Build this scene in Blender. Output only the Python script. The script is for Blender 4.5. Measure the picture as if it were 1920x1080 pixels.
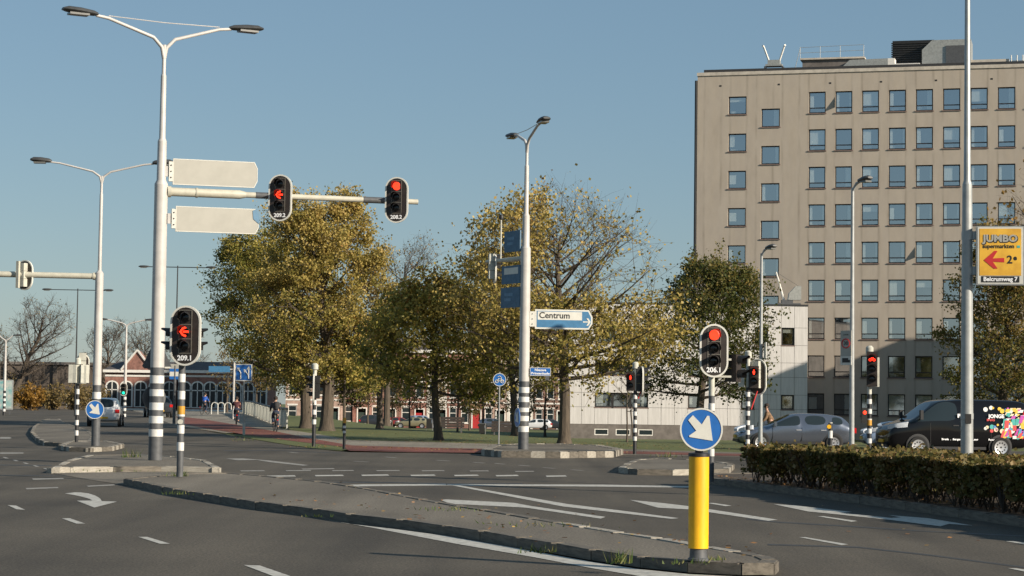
import bpy, bmesh, math, random
import numpy as np
from mathutils import Vector, Matrix

for o in list(bpy.data.objects): bpy.data.objects.remove(o)
scn = bpy.context.scene
COL = scn.collection
R = math.radians
random.seed(7)

# ---------------------------------------------------------------- camera
FPX, EYE = 4000.0, 1.6
CM = Matrix.Rotation(R(90) + math.atan(218 / FPX), 3, 'X') @ Matrix.Rotation(0.013, 3, 'Z')
cam_d = bpy.data.cameras.new('Camera')
cam_d.sensor_width = 36.0
cam_d.lens = FPX / 1920 * 36.0
cam_d.clip_start, cam_d.clip_end = 0.5, 6000
cam = bpy.data.objects.new('Camera', cam_d)
cam.matrix_world = Matrix.Translation((0, 0, EYE)) @ CM.to_4x4()
COL.objects.link(cam)
scn.camera = cam

# ---------------------------------------------------------------- sky, sun, exposure
SUN_EL, SUN_TH = R(22), R(33)          # elevation; bearing measured from +X towards the camera
to_sun = Vector((math.cos(SUN_TH) * math.cos(SUN_EL), -math.sin(SUN_TH) * math.cos(SUN_EL), math.sin(SUN_EL)))
world = bpy.data.worlds.new('World'); scn.world = world; world.use_nodes = True
wn = world.node_tree
sky = wn.nodes.new('ShaderNodeTexSky'); sky.sky_type = 'NISHITA'; sky.sun_disc = False
sky.sun_elevation = SUN_EL
sky.sun_rotation = math.atan2(to_sun.x, to_sun.y)
sky.altitude = 0; sky.air_density = 1.0; sky.dust_density = 0.35; sky.ozone_density = 1.6
bg = wn.nodes['Background']; bg.inputs['Strength'].default_value = 0.068
even = wn.nodes.new('ShaderNodeMix'); even.data_type = 'RGBA'; even.inputs[0].default_value = 0.5   # flat blue mixed in evens the sky out
even.inputs[7].default_value = (1.95, 3.4, 4.75, 1)
wn.links.new(sky.outputs[0], even.inputs[6]); wn.links.new(even.outputs[2], bg.inputs[0])
sun_d = bpy.data.lights.new('Sun', 'SUN'); sun_d.energy = 5.0; sun_d.angle = R(0.5); sun_d.color = (1.0, 0.89, 0.74)
sun = bpy.data.objects.new('Sun', sun_d); COL.objects.link(sun)
sun.rotation_euler = to_sun.to_track_quat('Z', 'Y').to_euler()
sun.location = (40, -30, 40)
vs = scn.view_settings
vs.view_transform = 'Standard'; vs.look = 'None'; vs.exposure = 0.45; vs.gamma = 1.0; vs.use_curve_mapping = False
scn.render.engine = 'CYCLES'
scn.render.resolution_x, scn.render.resolution_y = 1024, 576

# ---------------------------------------------------------------- terrain and placing helpers
def sstep(a, b, t):
    t = min(1.0, max(0.0, (t - a) / (b - a))); return t * t * (3 - 2 * t)
def g(x, y):
    d = x + 0.215 * (y - 75) + 6.7              # metres to the right of the bridge road's kerb
    right = sstep(11, 24, d)
    slope = -0.0115 * max(0.0, min(y, 170) - 80) - 0.0062 * max(0.0, min(y, 300) - 170)
    hump = 0.42 * sstep(135, 190, y) * (1 - sstep(225, 300, y))
    return right * slope + (1 - right) * hump
def ray(px, py): return CM @ Vector(((px - 960) / FPX, (540 - py) / FPX, -1.0))
def G(px, py, dz=0.0):
    """ground point seen at a pixel of the photograph"""
    d = ray(px, py); last = None
    y = 12.0
    while y < 420:
        t = y / d.y; p = Vector((0, 0, EYE)) + d * t
        if p.z <= g(p.x, p.y) + dz:
            break
        y *= 1.003
    lo, hi = y / 1.003, y
    for _ in range(18):
        m = (lo + hi) / 2; p = Vector((0, 0, EYE)) + d * (m / d.y)
        if p.z <= g(p.x, p.y) + dz: hi = m
        else: lo = m
    p = Vector((0, 0, EYE)) + d * (hi / d.y)
    return Vector((p.x, p.y, g(p.x, p.y) + dz))
def D(px, py, y):
    d = ray(px, py); return Vector((0, 0, EYE)) + d * (y / d.y)
def S(px, y, py=790):
    p = D(px, py, y); return Vector((p.x, y, g(p.x, y)))
def Z(px, py, y): return D(px, py, y).z

# ---------------------------------------------------------------- materials
MATS = {}
def mat(name, col, rough=0.6, var=0.12, scale=6.0, metal=0.0, bump=0.0, bscale=60.0, spec=0.5, emit=0.0, stretch=None, col2=None):
    m = bpy.data.materials.new(name); m.use_nodes = True
    nt = m.node_tree; b = nt.nodes['Principled BSDF']
    b.inputs['Roughness'].default_value = rough; b.inputs['Metallic'].default_value = metal
    b.inputs['Specular IOR Level'].default_value = spec
    tc = nt.nodes.new('ShaderNodeTexCoord')
    mp = nt.nodes.new('ShaderNodeMapping'); nt.links.new(tc.outputs['Object'], mp.inputs[0])
    if stretch: mp.inputs['Scale'].default_value = stretch
    if var > 0 or col2:
        nz = nt.nodes.new('ShaderNodeTexNoise'); nz.inputs['Scale'].default_value = scale
        nz.inputs['Detail'].default_value = 6.0; nz.inputs['Roughness'].default_value = 0.65
        nt.links.new(mp.outputs[0], nz.inputs['Vector'])
        rp = nt.nodes.new('ShaderNodeValToRGB')
        c2 = col2 or tuple(c * (1 - 2 * var) for c in col)
        c1 = col if col2 else tuple(min(1, c * (1 + var)) for c in col)
        rp.color_ramp.elements[0].position = 0.32; rp.color_ramp.elements[0].color = (*c2, 1)
        rp.color_ramp.elements[1].position = 0.62; rp.color_ramp.elements[1].color = (*c1, 1)
        nt.links.new(nz.outputs['Fac'], rp.inputs['Fac']); nt.links.new(rp.outputs['Color'], b.inputs['Base Color'])
    else:
        b.inputs['Base Color'].default_value = (*col, 1)
    if bump > 0:
        n2 = nt.nodes.new('ShaderNodeTexNoise'); n2.inputs['Scale'].default_value = bscale; n2.inputs['Detail'].default_value = 4
        nt.links.new(mp.outputs[0], n2.inputs['Vector'])
        bp = nt.nodes.new('ShaderNodeBump'); bp.inputs['Strength'].default_value = bump; bp.inputs['Distance'].default_value = 0.02
        nt.links.new(n2.outputs['Fac'], bp.inputs['Height']); nt.links.new(bp.outputs[0], b.inputs['Normal'])
    if emit > 0:
        b.inputs['Emission Color'].default_value = (*col, 1); b.inputs['Emission Strength'].default_value = emit
    MATS[name] = m
    return m

def asphalt_mat(name, base, pale, dark):
    m = bpy.data.materials.new(name); m.use_nodes = True; nt = m.node_tree; b = nt.nodes['Principled BSDF']
    tc = nt.nodes.new('ShaderNodeTexCoord')
    def noise(sc, det=5, stretch=None, rot=0):
        mp = nt.nodes.new('ShaderNodeMapping'); nt.links.new(tc.outputs['Object'], mp.inputs[0])
        if stretch: mp.inputs['Scale'].default_value = stretch
        mp.inputs['Rotation'].default_value = (0, 0, rot)
        n = nt.nodes.new('ShaderNodeTexNoise'); n.inputs['Scale'].default_value = sc; n.inputs['Detail'].default_value = det
        nt.links.new(mp.outputs[0], n.inputs['Vector']); return n
    big = noise(0.22, 5); fine = noise(38, 3); track = noise(0.9, 3, (1.0, 0.045, 1), R(-21)); speck = noise(90, 2)
    r1 = nt.nodes.new('ShaderNodeValToRGB'); r1.color_ramp.elements[0].position = .36; r1.color_ramp.elements[1].position = .62
    r1.color_ramp.elements[0].color = (*dark, 1); r1.color_ramp.elements[1].color = (*pale, 1)
    mixf = nt.nodes.new('ShaderNodeMath'); mixf.operation = 'MULTIPLY_ADD'; mixf.inputs[1].default_value = .45
    half = nt.nodes.new('ShaderNodeMath'); half.operation = 'MULTIPLY'; half.inputs[1].default_value = .55
    nt.links.new(track.outputs['Fac'], half.inputs[0])
    nt.links.new(big.outputs['Fac'], mixf.inputs[0]); nt.links.new(half.outputs[0], mixf.inputs[2])
    nt.links.new(mixf.outputs[0], r1.inputs['Fac'])
    r2 = nt.nodes.new('ShaderNodeValToRGB'); r2.color_ramp.elements[0].position = .3; r2.color_ramp.elements[1].position = .72
    r2.color_ramp.elements[0].color = (.48, .48, .48, 1); r2.color_ramp.elements[1].color = (1.5, 1.48, 1.44, 1)
    nt.links.new(fine.outputs['Fac'], r2.inputs['Fac'])
    mx = nt.nodes.new('ShaderNodeMix'); mx.data_type = 'RGBA'; mx.blend_type = 'MULTIPLY'; mx.inputs[0].default_value = 1
    nt.links.new(r1.outputs[0], mx.inputs[6]); nt.links.new(r2.outputs[0], mx.inputs[7])
    nt.links.new(mx.outputs[2], b.inputs['Base Color'])
    b.inputs['Roughness'].default_value = .85; b.inputs['Specular IOR Level'].default_value = .3
    bp = nt.nodes.new('ShaderNodeBump'); bp.inputs['Strength'].default_value = .5; bp.inputs['Distance'].default_value = .01
    nt.links.new(speck.outputs['Fac'], bp.inputs['Height']); nt.links.new(bp.outputs[0], b.inputs['Normal'])
    MATS[name] = m; return m

def leaf_mat(name, ramp, transl=0.35):
    m = bpy.data.materials.new(name); m.use_nodes = True; nt = m.node_tree
    b = nt.nodes['Principled BSDF']; out = nt.nodes['Material Output']
    at = nt.nodes.new('ShaderNodeAttribute'); at.attribute_name = 'tone'
    rp = nt.nodes.new('ShaderNodeValToRGB')
    while len(rp.color_ramp.elements) < len(ramp): rp.color_ramp.elements.new(.5)
    for e, (p, c) in zip(rp.color_ramp.elements, ramp): e.position = p; e.color = (*c, 1)
    nt.links.new(at.outputs['Fac'], rp.inputs['Fac'])
    nt.links.new(rp.outputs[0], b.inputs['Base Color']); b.inputs['Roughness'].default_value = .55
    b.inputs['Specular IOR Level'].default_value = .3
    tr = nt.nodes.new('ShaderNodeBsdfTranslucent'); nt.links.new(rp.outputs[0], tr.inputs[0])
    ms = nt.nodes.new('ShaderNodeMixShader'); ms.inputs[0].default_value = transl
    nt.links.new(b.outputs[0], ms.inputs[1]); nt.links.new(tr.outputs[0], ms.inputs[2]); nt.links.new(ms.outputs[0], out.inputs[0])
    MATS[name] = m; return m

def glass_mat(name, tint, fac=.35, rough=.03):
    m = bpy.data.materials.new(name); m.use_nodes = True; nt = m.node_tree
    nt.nodes.remove(nt.nodes['Principled BSDF']); out = nt.nodes['Material Output']
    t = nt.nodes.new('ShaderNodeBsdfTransparent'); t.inputs[0].default_value = (*tint, 1)
    gl = nt.nodes.new('ShaderNodeBsdfGlossy'); gl.inputs['Roughness'].default_value = rough
    gl.inputs['Color'].default_value = (.92, .95, .97, 1)
    ms = nt.nodes.new('ShaderNodeMixShader'); ms.inputs[0].default_value = fac
    nt.links.new(t.outputs[0], ms.inputs[1]); nt.links.new(gl.outputs[0], ms.inputs[2]); nt.links.new(ms.outputs[0], out.inputs[0])
    MATS[name] = m; return m

asphalt_mat('asphalt', None, (.118, .102, .079), (.062, .054, .043))
asphalt_mat('island_paving', None, (.21, .185, .148), (.115, .10, .08))
asphalt_mat('pale_paving', None, (.30, .27, .22), (.19, .17, .14))
asphalt_mat('red_paving', None, (.235, .085, .062), (.13, .055, .045))
mat('tar_and_shadow', (.045, .042, .038), .6, var=.2, scale=8)
mat('grass', (.125, .135, .036), .9, scale=1.2, col2=(.07, .085, .022), bump=.6, bscale=40)
mat('soil', (.07, .05, .032), .95, var=.3, scale=4, bump=.6, bscale=30)
mat('kerb', (.14, .122, .097), .85, var=.22, scale=5, bump=.35, bscale=40)
mat('kerb_pale', (.40, .37, .31), .85, scale=7, col2=(.24, .21, .17), bump=.35, bscale=40)
mat('road_paint', (.56, .54, .48), .7, scale=10, col2=(.31, .29, .25))
mat('paint_worn', (.36, .34, .30), .75, scale=9, col2=(.19, .175, .15))
mat('mast_white', (.50, .475, .445), .45, var=.06, scale=3)
mat('mast_grey', (.36, .37, .36), .4, var=.08, metal=.2)
mat('arm_beige', (.50, .475, .385), .5, var=.08, scale=4)
mat('band_white', (.62, .61, .58), .5, var=.05, scale=8)
mat('band_grey', (.085, .088, .092), .55, var=.12, scale=8)
mat('band_black', (.022, .022, .024), .5, var=.15, scale=8)
mat('signal_black', (.018, .017, .016), .5, var=.15)
mat('board_brown', (.030, .022, .018), .5, var=.15, scale=12)
mat('housing_line', (.13, .12, .10), .5, var=.1)
mat('lens_dark', (.012, .012, .013), .15, var=0)
mat('signal_grey', (.50, .49, .42), .55, var=.1)
mat('red_lit', (1.0, .035, .012), .4, var=0, emit=2.2)
mat('green_lit', (.02, .9, .55), .4, var=0, emit=1.2)
mat('amber', (.55, .28, .03), .5, var=.1)
mat('lamp_head', (.06, .06, .058), .45, var=.12)
mat('lamp_glass', (.14, .14, .13), .25, var=.05)
mat('sign_blue', (.02, .13, .42), .4, var=.05, scale=10)
mat('sign_steel_blue', (.055, .18, .33), .45, var=.08)
mat('sign_dull_blue', (.075, .155, .235), .6, var=.1)
mat('sign_shaded_blue', (.11, .22, .33), .5, var=.08)
mat('sign_white', (.64, .625, .56), .45, var=.04)
mat('sign_back', (.40, .385, .335), .5, var=.04, scale=2)
mat('yellow_post', (.92, .50, .008), .45, scale=5, col2=(.70, .36, .012), stretch=(1, 1, .3))
mat('villa_pane', (.03, .033, .036), .3, var=.2, spec=.25)
mat('black_text', (.02, .02, .02), .5, var=0)
mat('white_text', (.85, .85, .85), .5, var=0)
mat('sign_red', (.55, .03, .03), .5, var=.05)
mat('poster_yellow', (.84, .48, .05), .5, scale=2.2, col2=(.55, .27, .03))
def facade():
    m = mat('facade', (.47, .405, .33), .9, scale=.7, col2=(.415, .355, .29), stretch=(1.3, 1.3, .5), bump=.25, bscale=25); nt = m.node_tree; b = nt.nodes['Principled BSDF']
    tc = nt.nodes.new('ShaderNodeTexCoord'); sx = nt.nodes.new('ShaderNodeSeparateXYZ'); nt.links.new(tc.outputs['Object'], sx.inputs[0])
    a = nt.nodes.new('ShaderNodeMath'); a.operation = 'MULTIPLY_ADD'; a.inputs[1].default_value = 1 / 2.36; a.inputs[2].default_value = -10.1 / 2.36; nt.links.new(sx.outputs['X'], a.inputs[0])
    fr = nt.nodes.new('ShaderNodeMath'); fr.operation = 'FRACT'; nt.links.new(a.outputs[0], fr.inputs[0])
    rp = nt.nodes.new('ShaderNodeValToRGB'); cr = rp.color_ramp                  # rain streaks that run down from the sill ends
    for p, c in ((0, .74), (.06, 1), (.57, 1), (.64, .74), (.72, 1), (.93, 1), (1, .74)):
        e = cr.elements[0] if p == 0 else (cr.elements[-1] if p == 1 else cr.elements.new(p)); e.position = p; e.color = (c, c * .99, c * .97, 1)
    nt.links.new(fr.outputs[0], rp.inputs['Fac'])
    mp = nt.nodes.new('ShaderNodeMapping'); mp.inputs['Scale'].default_value = (1.5, 1, .3); nt.links.new(tc.outputs['Object'], mp.inputs[0])
    nz = nt.nodes.new('ShaderNodeTexNoise'); nz.inputs['Scale'].default_value = 1.1; nz.inputs['Detail'].default_value = 5; nt.links.new(mp.outputs[0], nz.inputs['Vector'])
    r2 = nt.nodes.new('ShaderNodeValToRGB'); r2.color_ramp.elements[0].position = .4; r2.color_ramp.elements[1].position = .62; nt.links.new(nz.outputs['Fac'], r2.inputs['Fac'])
    mx = nt.nodes.new('ShaderNodeMix'); mx.data_type = 'RGBA'; mx.blend_type = 'MULTIPLY'; nt.links.new(r2.outputs[0], mx.inputs[0])
    src = b.inputs['Base Color'].links[0].from_socket; nt.links.new(src, mx.inputs[6]); nt.links.new(rp.outputs[0], mx.inputs[7]); nt.links.new(mx.outputs[2], b.inputs['Base Color'])
facade()
mat('cornice', (.54, .48, .40), .8, var=.1, scale=2)
mat('roof_dark', (.03, .031, .033), .8, var=.1)
mat('frame_dark', (.022, .019, .018), .5, var=.1)
mat('sill', (.20, .14, .12), .7, var=.15)
mat('curtain', (.80, .80, .75), .9, var=.12, scale=5, stretch=(9, 1, .3))
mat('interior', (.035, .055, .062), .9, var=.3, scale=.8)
mat('panel_white', (.62, .59, .565), .8, scale=1.2, col2=(.51, .485, .46), stretch=(5, 1, .4), bump=.15, bscale=20)
mat('plinth', (.16, .14, .125), .85, var=.15, scale=1.5)
mat('plant_metal', (.40, .40, .37), .45, var=.1, metal=.4)
mat('brick_red', (.27, .135, .105), .9, var=.22, scale=2.0, bump=.3, bscale=20)
mat('brick_brown', (.22, .13, .10), .9, var=.22, scale=2.0, bump=.3, bscale=20)
mat('brick_pale', (.42, .29, .23), .9, var=.18, scale=2.0, bump=.3, bscale=20)
mat('render_white', (.62, .58, .52), .85, var=.1, scale=1.5)
mat('trim_white', (.74, .71, .65), .7, var=.06)
mat('roof_tile', (.085, .075, .075), .8, var=.2, scale=3)
mat('door_red', (.42, .03, .03), .5, var=.08)
mat('door_dark', (.03, .05, .04), .5, var=.1)
mat('bark', (.105, .082, .060), .95, scale=3.5, col2=(.050, .040, .031), stretch=(3, 3, .5), bump=.8, bscale=14)
mat('twig', (.075, .058, .044), .9, var=.2, scale=3)
mat('bark_pale', (.15, .12, .09), .95, scale=3.5, col2=(.08, .063, .048), stretch=(3, 3, .5), bump=.8, bscale=14)
mat('wall_brown', (.13, .105, .085), .9, scale=.6, col2=(.085, .068, .055), stretch=(2, 2, .6))
mat('car_silver', (.20, .225, .27), .22, var=.02, metal=.75)
mat('car_black', (.006, .006, .007), .07, var=0, spec=.4)
mat('car_white', (.62, .63, .64), .25, var=.02)
mat('car_blue', (.28, .36, .48), .25, var=.02, metal=.3)
mat('car_red', (.22, .03, .03), .25, var=.02)
mat('car_sand', (.30, .27, .17), .3, var=.02, metal=.4)
mat('car_dark', (.05, .055, .065), .25, var=.02, metal=.4)
mat('trim_black', (.016, .016, .017), .55, var=.1)
mat('tyre', (.014, .014, .014), .85, var=.15)
mat('rim', (.62, .62, .63), .3, var=.04, metal=.6)
mat('car_glass', (.02, .029, .033), .04, var=0, spec=.5)
mat('headlight', (.55, .58, .62), .12, var=.1, scale=12, spec=.9)
mat('tail_red', (.50, .012, .012), .25, var=.05)
mat('plate', (.62, .36, .02), .5, var=0)
mat('skin', (.45, .26, .18), .6, var=.06)
mat('hair', (.03, .02, .014), .8, var=.2)
mat('jacket_blue', (.02, .10, .42), .8, var=.15)
mat('jacket_maroon', (.075, .022, .024), .85, var=.2)
mat('jacket_grey', (.045, .047, .055), .85, var=.2)
mat('jacket_brown', (.20, .12, .065), .85, var=.25, scale=8)
mat('jeans', (.025, .035, .065), .9, var=.2)
mat('pack', (.03, .03, .033), .8, var=.2)
mat('metal', (.30, .30, .30), .35, var=.05, metal=.7)
mat('bench_dark', (.035, .026, .022), .8, var=.2, scale=5)
mat('pale_rail', (.62, .61, .54), .6, scale=3, col2=(.42, .41, .37))
def frosted():
    m = MATS['frosted'] = bpy.data.materials.new('frosted'); m.use_nodes = True; nt = m.node_tree; b = nt.nodes['Principled BSDF']
    nz = nt.nodes.new('ShaderNodeTexNoise'); nz.inputs['Scale'].default_value = .8
    rp = nt.nodes.new('ShaderNodeValToRGB'); rp.color_ramp.elements[0].color = (.45, .45, .42, 1); rp.color_ramp.elements[1].color = (.85, .84, .78, 1)
    nt.links.new(nz.outputs['Fac'], rp.inputs['Fac']); nt.links.new(rp.outputs[0], b.inputs['Base Color'])
    tr = nt.nodes.new('ShaderNodeBsdfTranslucent'); nt.links.new(rp.outputs[0], tr.inputs[0])
    ms = nt.nodes.new('ShaderNodeMixShader'); ms.inputs[0].default_value = .7
    nt.links.new(b.outputs[0], ms.inputs[1]); nt.links.new(tr.outputs[0], ms.inputs[2]); nt.links.new(ms.outputs[0], nt.nodes['Material Output'].inputs[0])
frosted()
mat('teal_poster', (.16, .36, .36), .5, scale=3, col2=(.55, .52, .47))
for k, c in enumerate([(.7, .1, .1), (.85, .55, .08), (.1, .45, .4), (.8, .8, .75), (.55, .1, .42), (.15, .3, .6), (.9, .75, .5)]):
    mat('spot_%d' % k, c, .25, var=.05, spec=.6)
glass_mat('pane', (.84, .87, .86), .55)
glass_mat('far_pane', (.35, .40, .42), .30)
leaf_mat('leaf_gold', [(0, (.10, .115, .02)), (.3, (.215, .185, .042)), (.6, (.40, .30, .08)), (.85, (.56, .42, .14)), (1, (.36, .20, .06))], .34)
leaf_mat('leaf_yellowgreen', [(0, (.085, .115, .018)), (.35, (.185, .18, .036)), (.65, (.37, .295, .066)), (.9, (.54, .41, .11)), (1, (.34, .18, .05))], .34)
leaf_mat('leaf_olive', [(0, (.04, .06, .015)), (.4, (.085, .10, .024)), (.75, (.19, .155, .04)), (1, (.30, .19, .055))], .4)
leaf_mat('leaf_brown', [(0, (.13, .105, .04)), (.5, (.22, .16, .06)), (.8, (.29, .20, .08)), (1, (.2, .09, .04))], .4)
leaf_mat('leaf_orange', [(0, (.16, .10, .025)), (.5, (.30, .16, .03)), (1, (.36, .22, .05))])
leaf_mat('leaf_hedge', [(0, (.045, .055, .016)), (.35, (.095, .092, .024)), (.65, (.185, .135, .04)), (.85, (.16, .085, .035)), (1, (.33, .25, .12))], .3)
leaf_mat('leaf_fallen', [(0, (.16, .07, .03)), (.5, (.28, .14, .05)), (1, (.36, .26, .08))], .1)
leaf_mat('grass_blade', [(0, (.05, .09, .02)), (.6, (.10, .14, .03)), (1, (.26, .22, .09))], .3)
M = MATS

# ---------------------------------------------------------------- mesh builder
class MB:
    def __init__(s): s.v = []; s.f = []; s.m = []
    def add(s, vs, fs, mi=0):
        n = len(s.v); s.v += [tuple(p) for p in vs]
        for f in fs: s.f.append(tuple(i + n for i in f)); s.m.append(mi)
        return s
    def box(s, c, d, mi=0, rz=0.0):
        x, y, z = d[0] / 2, d[1] / 2, d[2] / 2; cs, sn = math.cos(rz), math.sin(rz)
        vs = []
        for k in range(8):
            a, b, e = (x if k & 1 else -x), (y if k & 2 else -y), (z if k & 4 else -z)
            vs.append((c[0] + a * cs - b * sn, c[1] + a * sn + b * cs, c[2] + e))
        return s.add(vs, [(0, 2, 3, 1), (4, 5, 7, 6), (0, 1, 5, 4), (2, 6, 7, 3), (0, 4, 6, 2), (1, 3, 7, 5)], mi)
    def bx(s, x0, x1, y0, y1, z0, z1, mi=0):
        return s.box(((x0 + x1) / 2, (y0 + y1) / 2, (z0 + z1) / 2), (x1 - x0, y1 - y0, z1 - z0), mi)
    def tube(s, pts, rad, n=10, mi=0, caps=True):
        pts = [Vector(p) for p in pts]
        if not hasattr(rad, '__len__'): rad = [rad] * len(pts)
        vs = []; fs = []; prev = None
        for i, p in enumerate(pts):
            t = (pts[min(i + 1, len(pts) - 1)] - pts[max(i - 1, 0)]).normalized()
            if prev is None:
                u = t.orthogonal().normalized()
            else:
                u = (prev - t * prev.dot(t)).normalized()
            prev = u; w = t.cross(u)
            for k in range(n):
                a = 2 * math.pi * k / n
                vs.append(p + (u * math.cos(a) + w * math.sin(a)) * rad[i])
        for i in range(len(pts) - 1):
            for k in range(n):
                a, b = i * n + k, i * n + (k + 1) % n
                fs.append((a, b, b + n, a + n))
        if caps:
            fs.append(tuple(range(n - 1, -1, -1))); fs.append(tuple(range((len(pts) - 1) * n, len(pts) * n)))
        return s.add(vs, fs, mi)
    def lathe(s, prof, n=16, mi=0, c=(0, 0, 0), axis='z'):
        vs = []; fs = []
        for r, h in prof:
            for k in range(n):
                a = 2 * math.pi * k / n; x, y = r * math.cos(a), r * math.sin(a)
                q = (x, y, h) if axis == 'z' else ((x, h, y) if axis == 'y' else (h, x, y))
                vs.append((c[0] + q[0], c[1] + q[1], c[2] + q[2]))
        for i in range(len(prof) - 1):
            for k in range(n):
                a, b = i * n + k, i * n + (k + 1) % n
                fs.append((a, b, b + n, a + n))
        fs.append(tuple(range(n - 1, -1, -1))); fs.append(tuple(range((len(prof) - 1) * n, len(prof) * n)))
        return s.add(vs, fs, mi)
    def prism(s, poly, y0, y1, mi=0):
        """polygon in x,z extruded from y0 to y1 (front face towards -y)"""
        n = len(poly)
        vs = [(x, y0, z) for x, z in poly] + [(x, y1, z) for x, z in poly]
        fs = [tuple(range(n)), tuple(range(2 * n - 1, n - 1, -1))]
        fs += [(i, i + n, (i + 1) % n + n, (i + 1) % n) for i in range(n)]
        return s.add(vs, fs, mi)
    def slab(s, poly, z0, z1, mi=0):
        n = len(poly)
        vs = [(p[0], p[1], z0) for p in poly] + [(p[0], p[1], z1) for p in poly]
        fs = [tuple(range(n - 1, -1, -1)), tuple(range(n, 2 * n))]
        fs += [(i, (i + 1) % n, (i + 1) % n + n, i + n) for i in range(n)]
        return s.add(vs, fs, mi)
    def build(s, name, mats, parent=None, loc=None, rz=None, smooth=True):
        me = bpy.data.meshes.new(name); me.from_pydata(s.v, [], s.f)
        if not isinstance(mats, (list, tuple)): mats = [mats]
        for mm in mats: me.materials.append(M[mm] if isinstance(mm, str) else mm)
        me.polygons.foreach_set('material_index', s.m)
        bm = bmesh.new(); bm.from_mesh(me); bmesh.ops.recalc_face_normals(bm, faces=bm.faces); bm.to_mesh(me); bm.free()
        if smooth:
            me.polygons.foreach_set('use_smooth', [True] * len(me.polygons)); me.set_sharp_from_angle(angle=R(38))
        me.update()
        return link(name, me, parent, loc, rz)

def link(name, me, parent=None, loc=None, rz=None):
    o = bpy.data.objects.new(name, me); COL.objects.link(o)
    if parent: o.parent = parent
    if loc is not None: o.location = loc
    if rz is not None: o.rotation_euler = (0, 0, rz)
    return o
def tag(o, label=None, cat=None, group=None, kind=None):
    for k, v in (('label', label), ('category', cat), ('group', group), ('kind', kind)):
        if v: o[k] = v
    return o
def thing(name, label, cat, loc=(0, 0, 0), rz=0.0, group=None):
    o = bpy.data.objects.new(name, None); o.empty_display_size = .2; COL.objects.link(o)
    o.location = loc; o.rotation_euler = (0, 0, rz)
    return tag(o, label, cat, group)
def sheet(name, poly, dz, material, kind='structure', step=None):
    """a ground sheet that follows the terrain"""
    bm = bmesh.new()
    f = bm.faces.new([bm.verts.new((p[0], p[1], 0)) for p in poly])
    bmesh.ops.triangulate(bm, faces=[f])
    if step:
        for _ in range(7):
            es = [e for e in bm.edges if e.calc_length() > step]
            if not es: break
            bmesh.ops.subdivide_edges(bm, edges=es, cuts=1)
            bmesh.ops.triangulate(bm, faces=bm.faces[:])
    for v in bm.verts: v.co.z = g(v.co.x, v.co.y) + dz
    bmesh.ops.recalc_face_normals(bm, faces=bm.faces)
    if sum(f.normal.z for f in bm.faces) < 0: bmesh.ops.reverse_faces(bm, faces=bm.faces[:])
    me = bpy.data.meshes.new(name); bm.to_mesh(me); bm.free(); me.materials.append(M[material])
    o = link(name, me); o['kind'] = kind; return o

def text(name, body, size, material, parent, loc, rz=0.0, bold=0.0, width=None, align='CENTER', y_depth=.002):
    cu = bpy.data.curves.new(name, 'FONT'); cu.body = body; cu.size = size; cu.align_x = align; cu.align_y = 'CENTER'
    cu.offset = bold; cu.extrude = y_depth; cu.resolution_u = 3
    t = bpy.data.objects.new('tmp', cu); COL.objects.link(t)
    dg = bpy.context.evaluated_depsgraph_get()
    me = bpy.data.meshes.new_from_object(t.evaluated_get(dg)); bpy.data.objects.remove(t)
    if width and len(me.vertices):
        xs = [v.co.x for v in me.vertices]; w = max(xs) - min(xs)
        for v in me.vertices: v.co.x *= width / w
    me.materials.clear(); me.materials.append(M[material])
    o = link(name, me, parent, loc); o.rotation_euler = (R(90), 0, rz); return o

# ---------------------------------------------------------------- foliage and branches
def leaves_mesh(name, pts, size, tone, material, rng, droop=0.0):
    n = len(pts); pts = np.asarray(pts, float)
    u = rng.normal(size=(n, 3)); u[:, 2] -= droop; u /= np.linalg.norm(u, axis=1)[:, None]
    w = rng.normal(size=(n, 3)); w -= u * (w * u).sum(1)[:, None]; w /= np.linalg.norm(w, axis=1)[:, None]
    L = size * rng.uniform(.6, 1.3, n)[:, None]; W = L * .42
    v = np.stack([pts - u * L * .5, pts + w * W, pts + u * L * .5, pts - w * W], 1).reshape(-1, 3)
    me = bpy.data.meshes.new(name)
    me.vertices.add(4 * n); me.vertices.foreach_set('co', v.ravel())
    me.loops.add(4 * n); me.loops.foreach_set('vertex_index', np.arange(4 * n, dtype=np.int32))
    me.polygons.add(n); me.polygons.foreach_set('loop_start', np.arange(0, 4 * n, 4, dtype=np.int32))
    me.polygons.foreach_set('loop_total', np.full(n, 4, dtype=np.int32))
    me.update(calc_edges=True)
    a = me.attributes.new('tone', 'FLOAT', 'FACE'); a.data.foreach_set('value', np.clip(tone, 0, 1).astype(np.float32))
    me.materials.append(M[material]); return me

def bez(a, b, c, n):
    return [a * (1 - t) ** 2 + b * 2 * t * (1 - t) + c * t * t for t in [i / (n - 1) for i in range(n)]]

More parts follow.
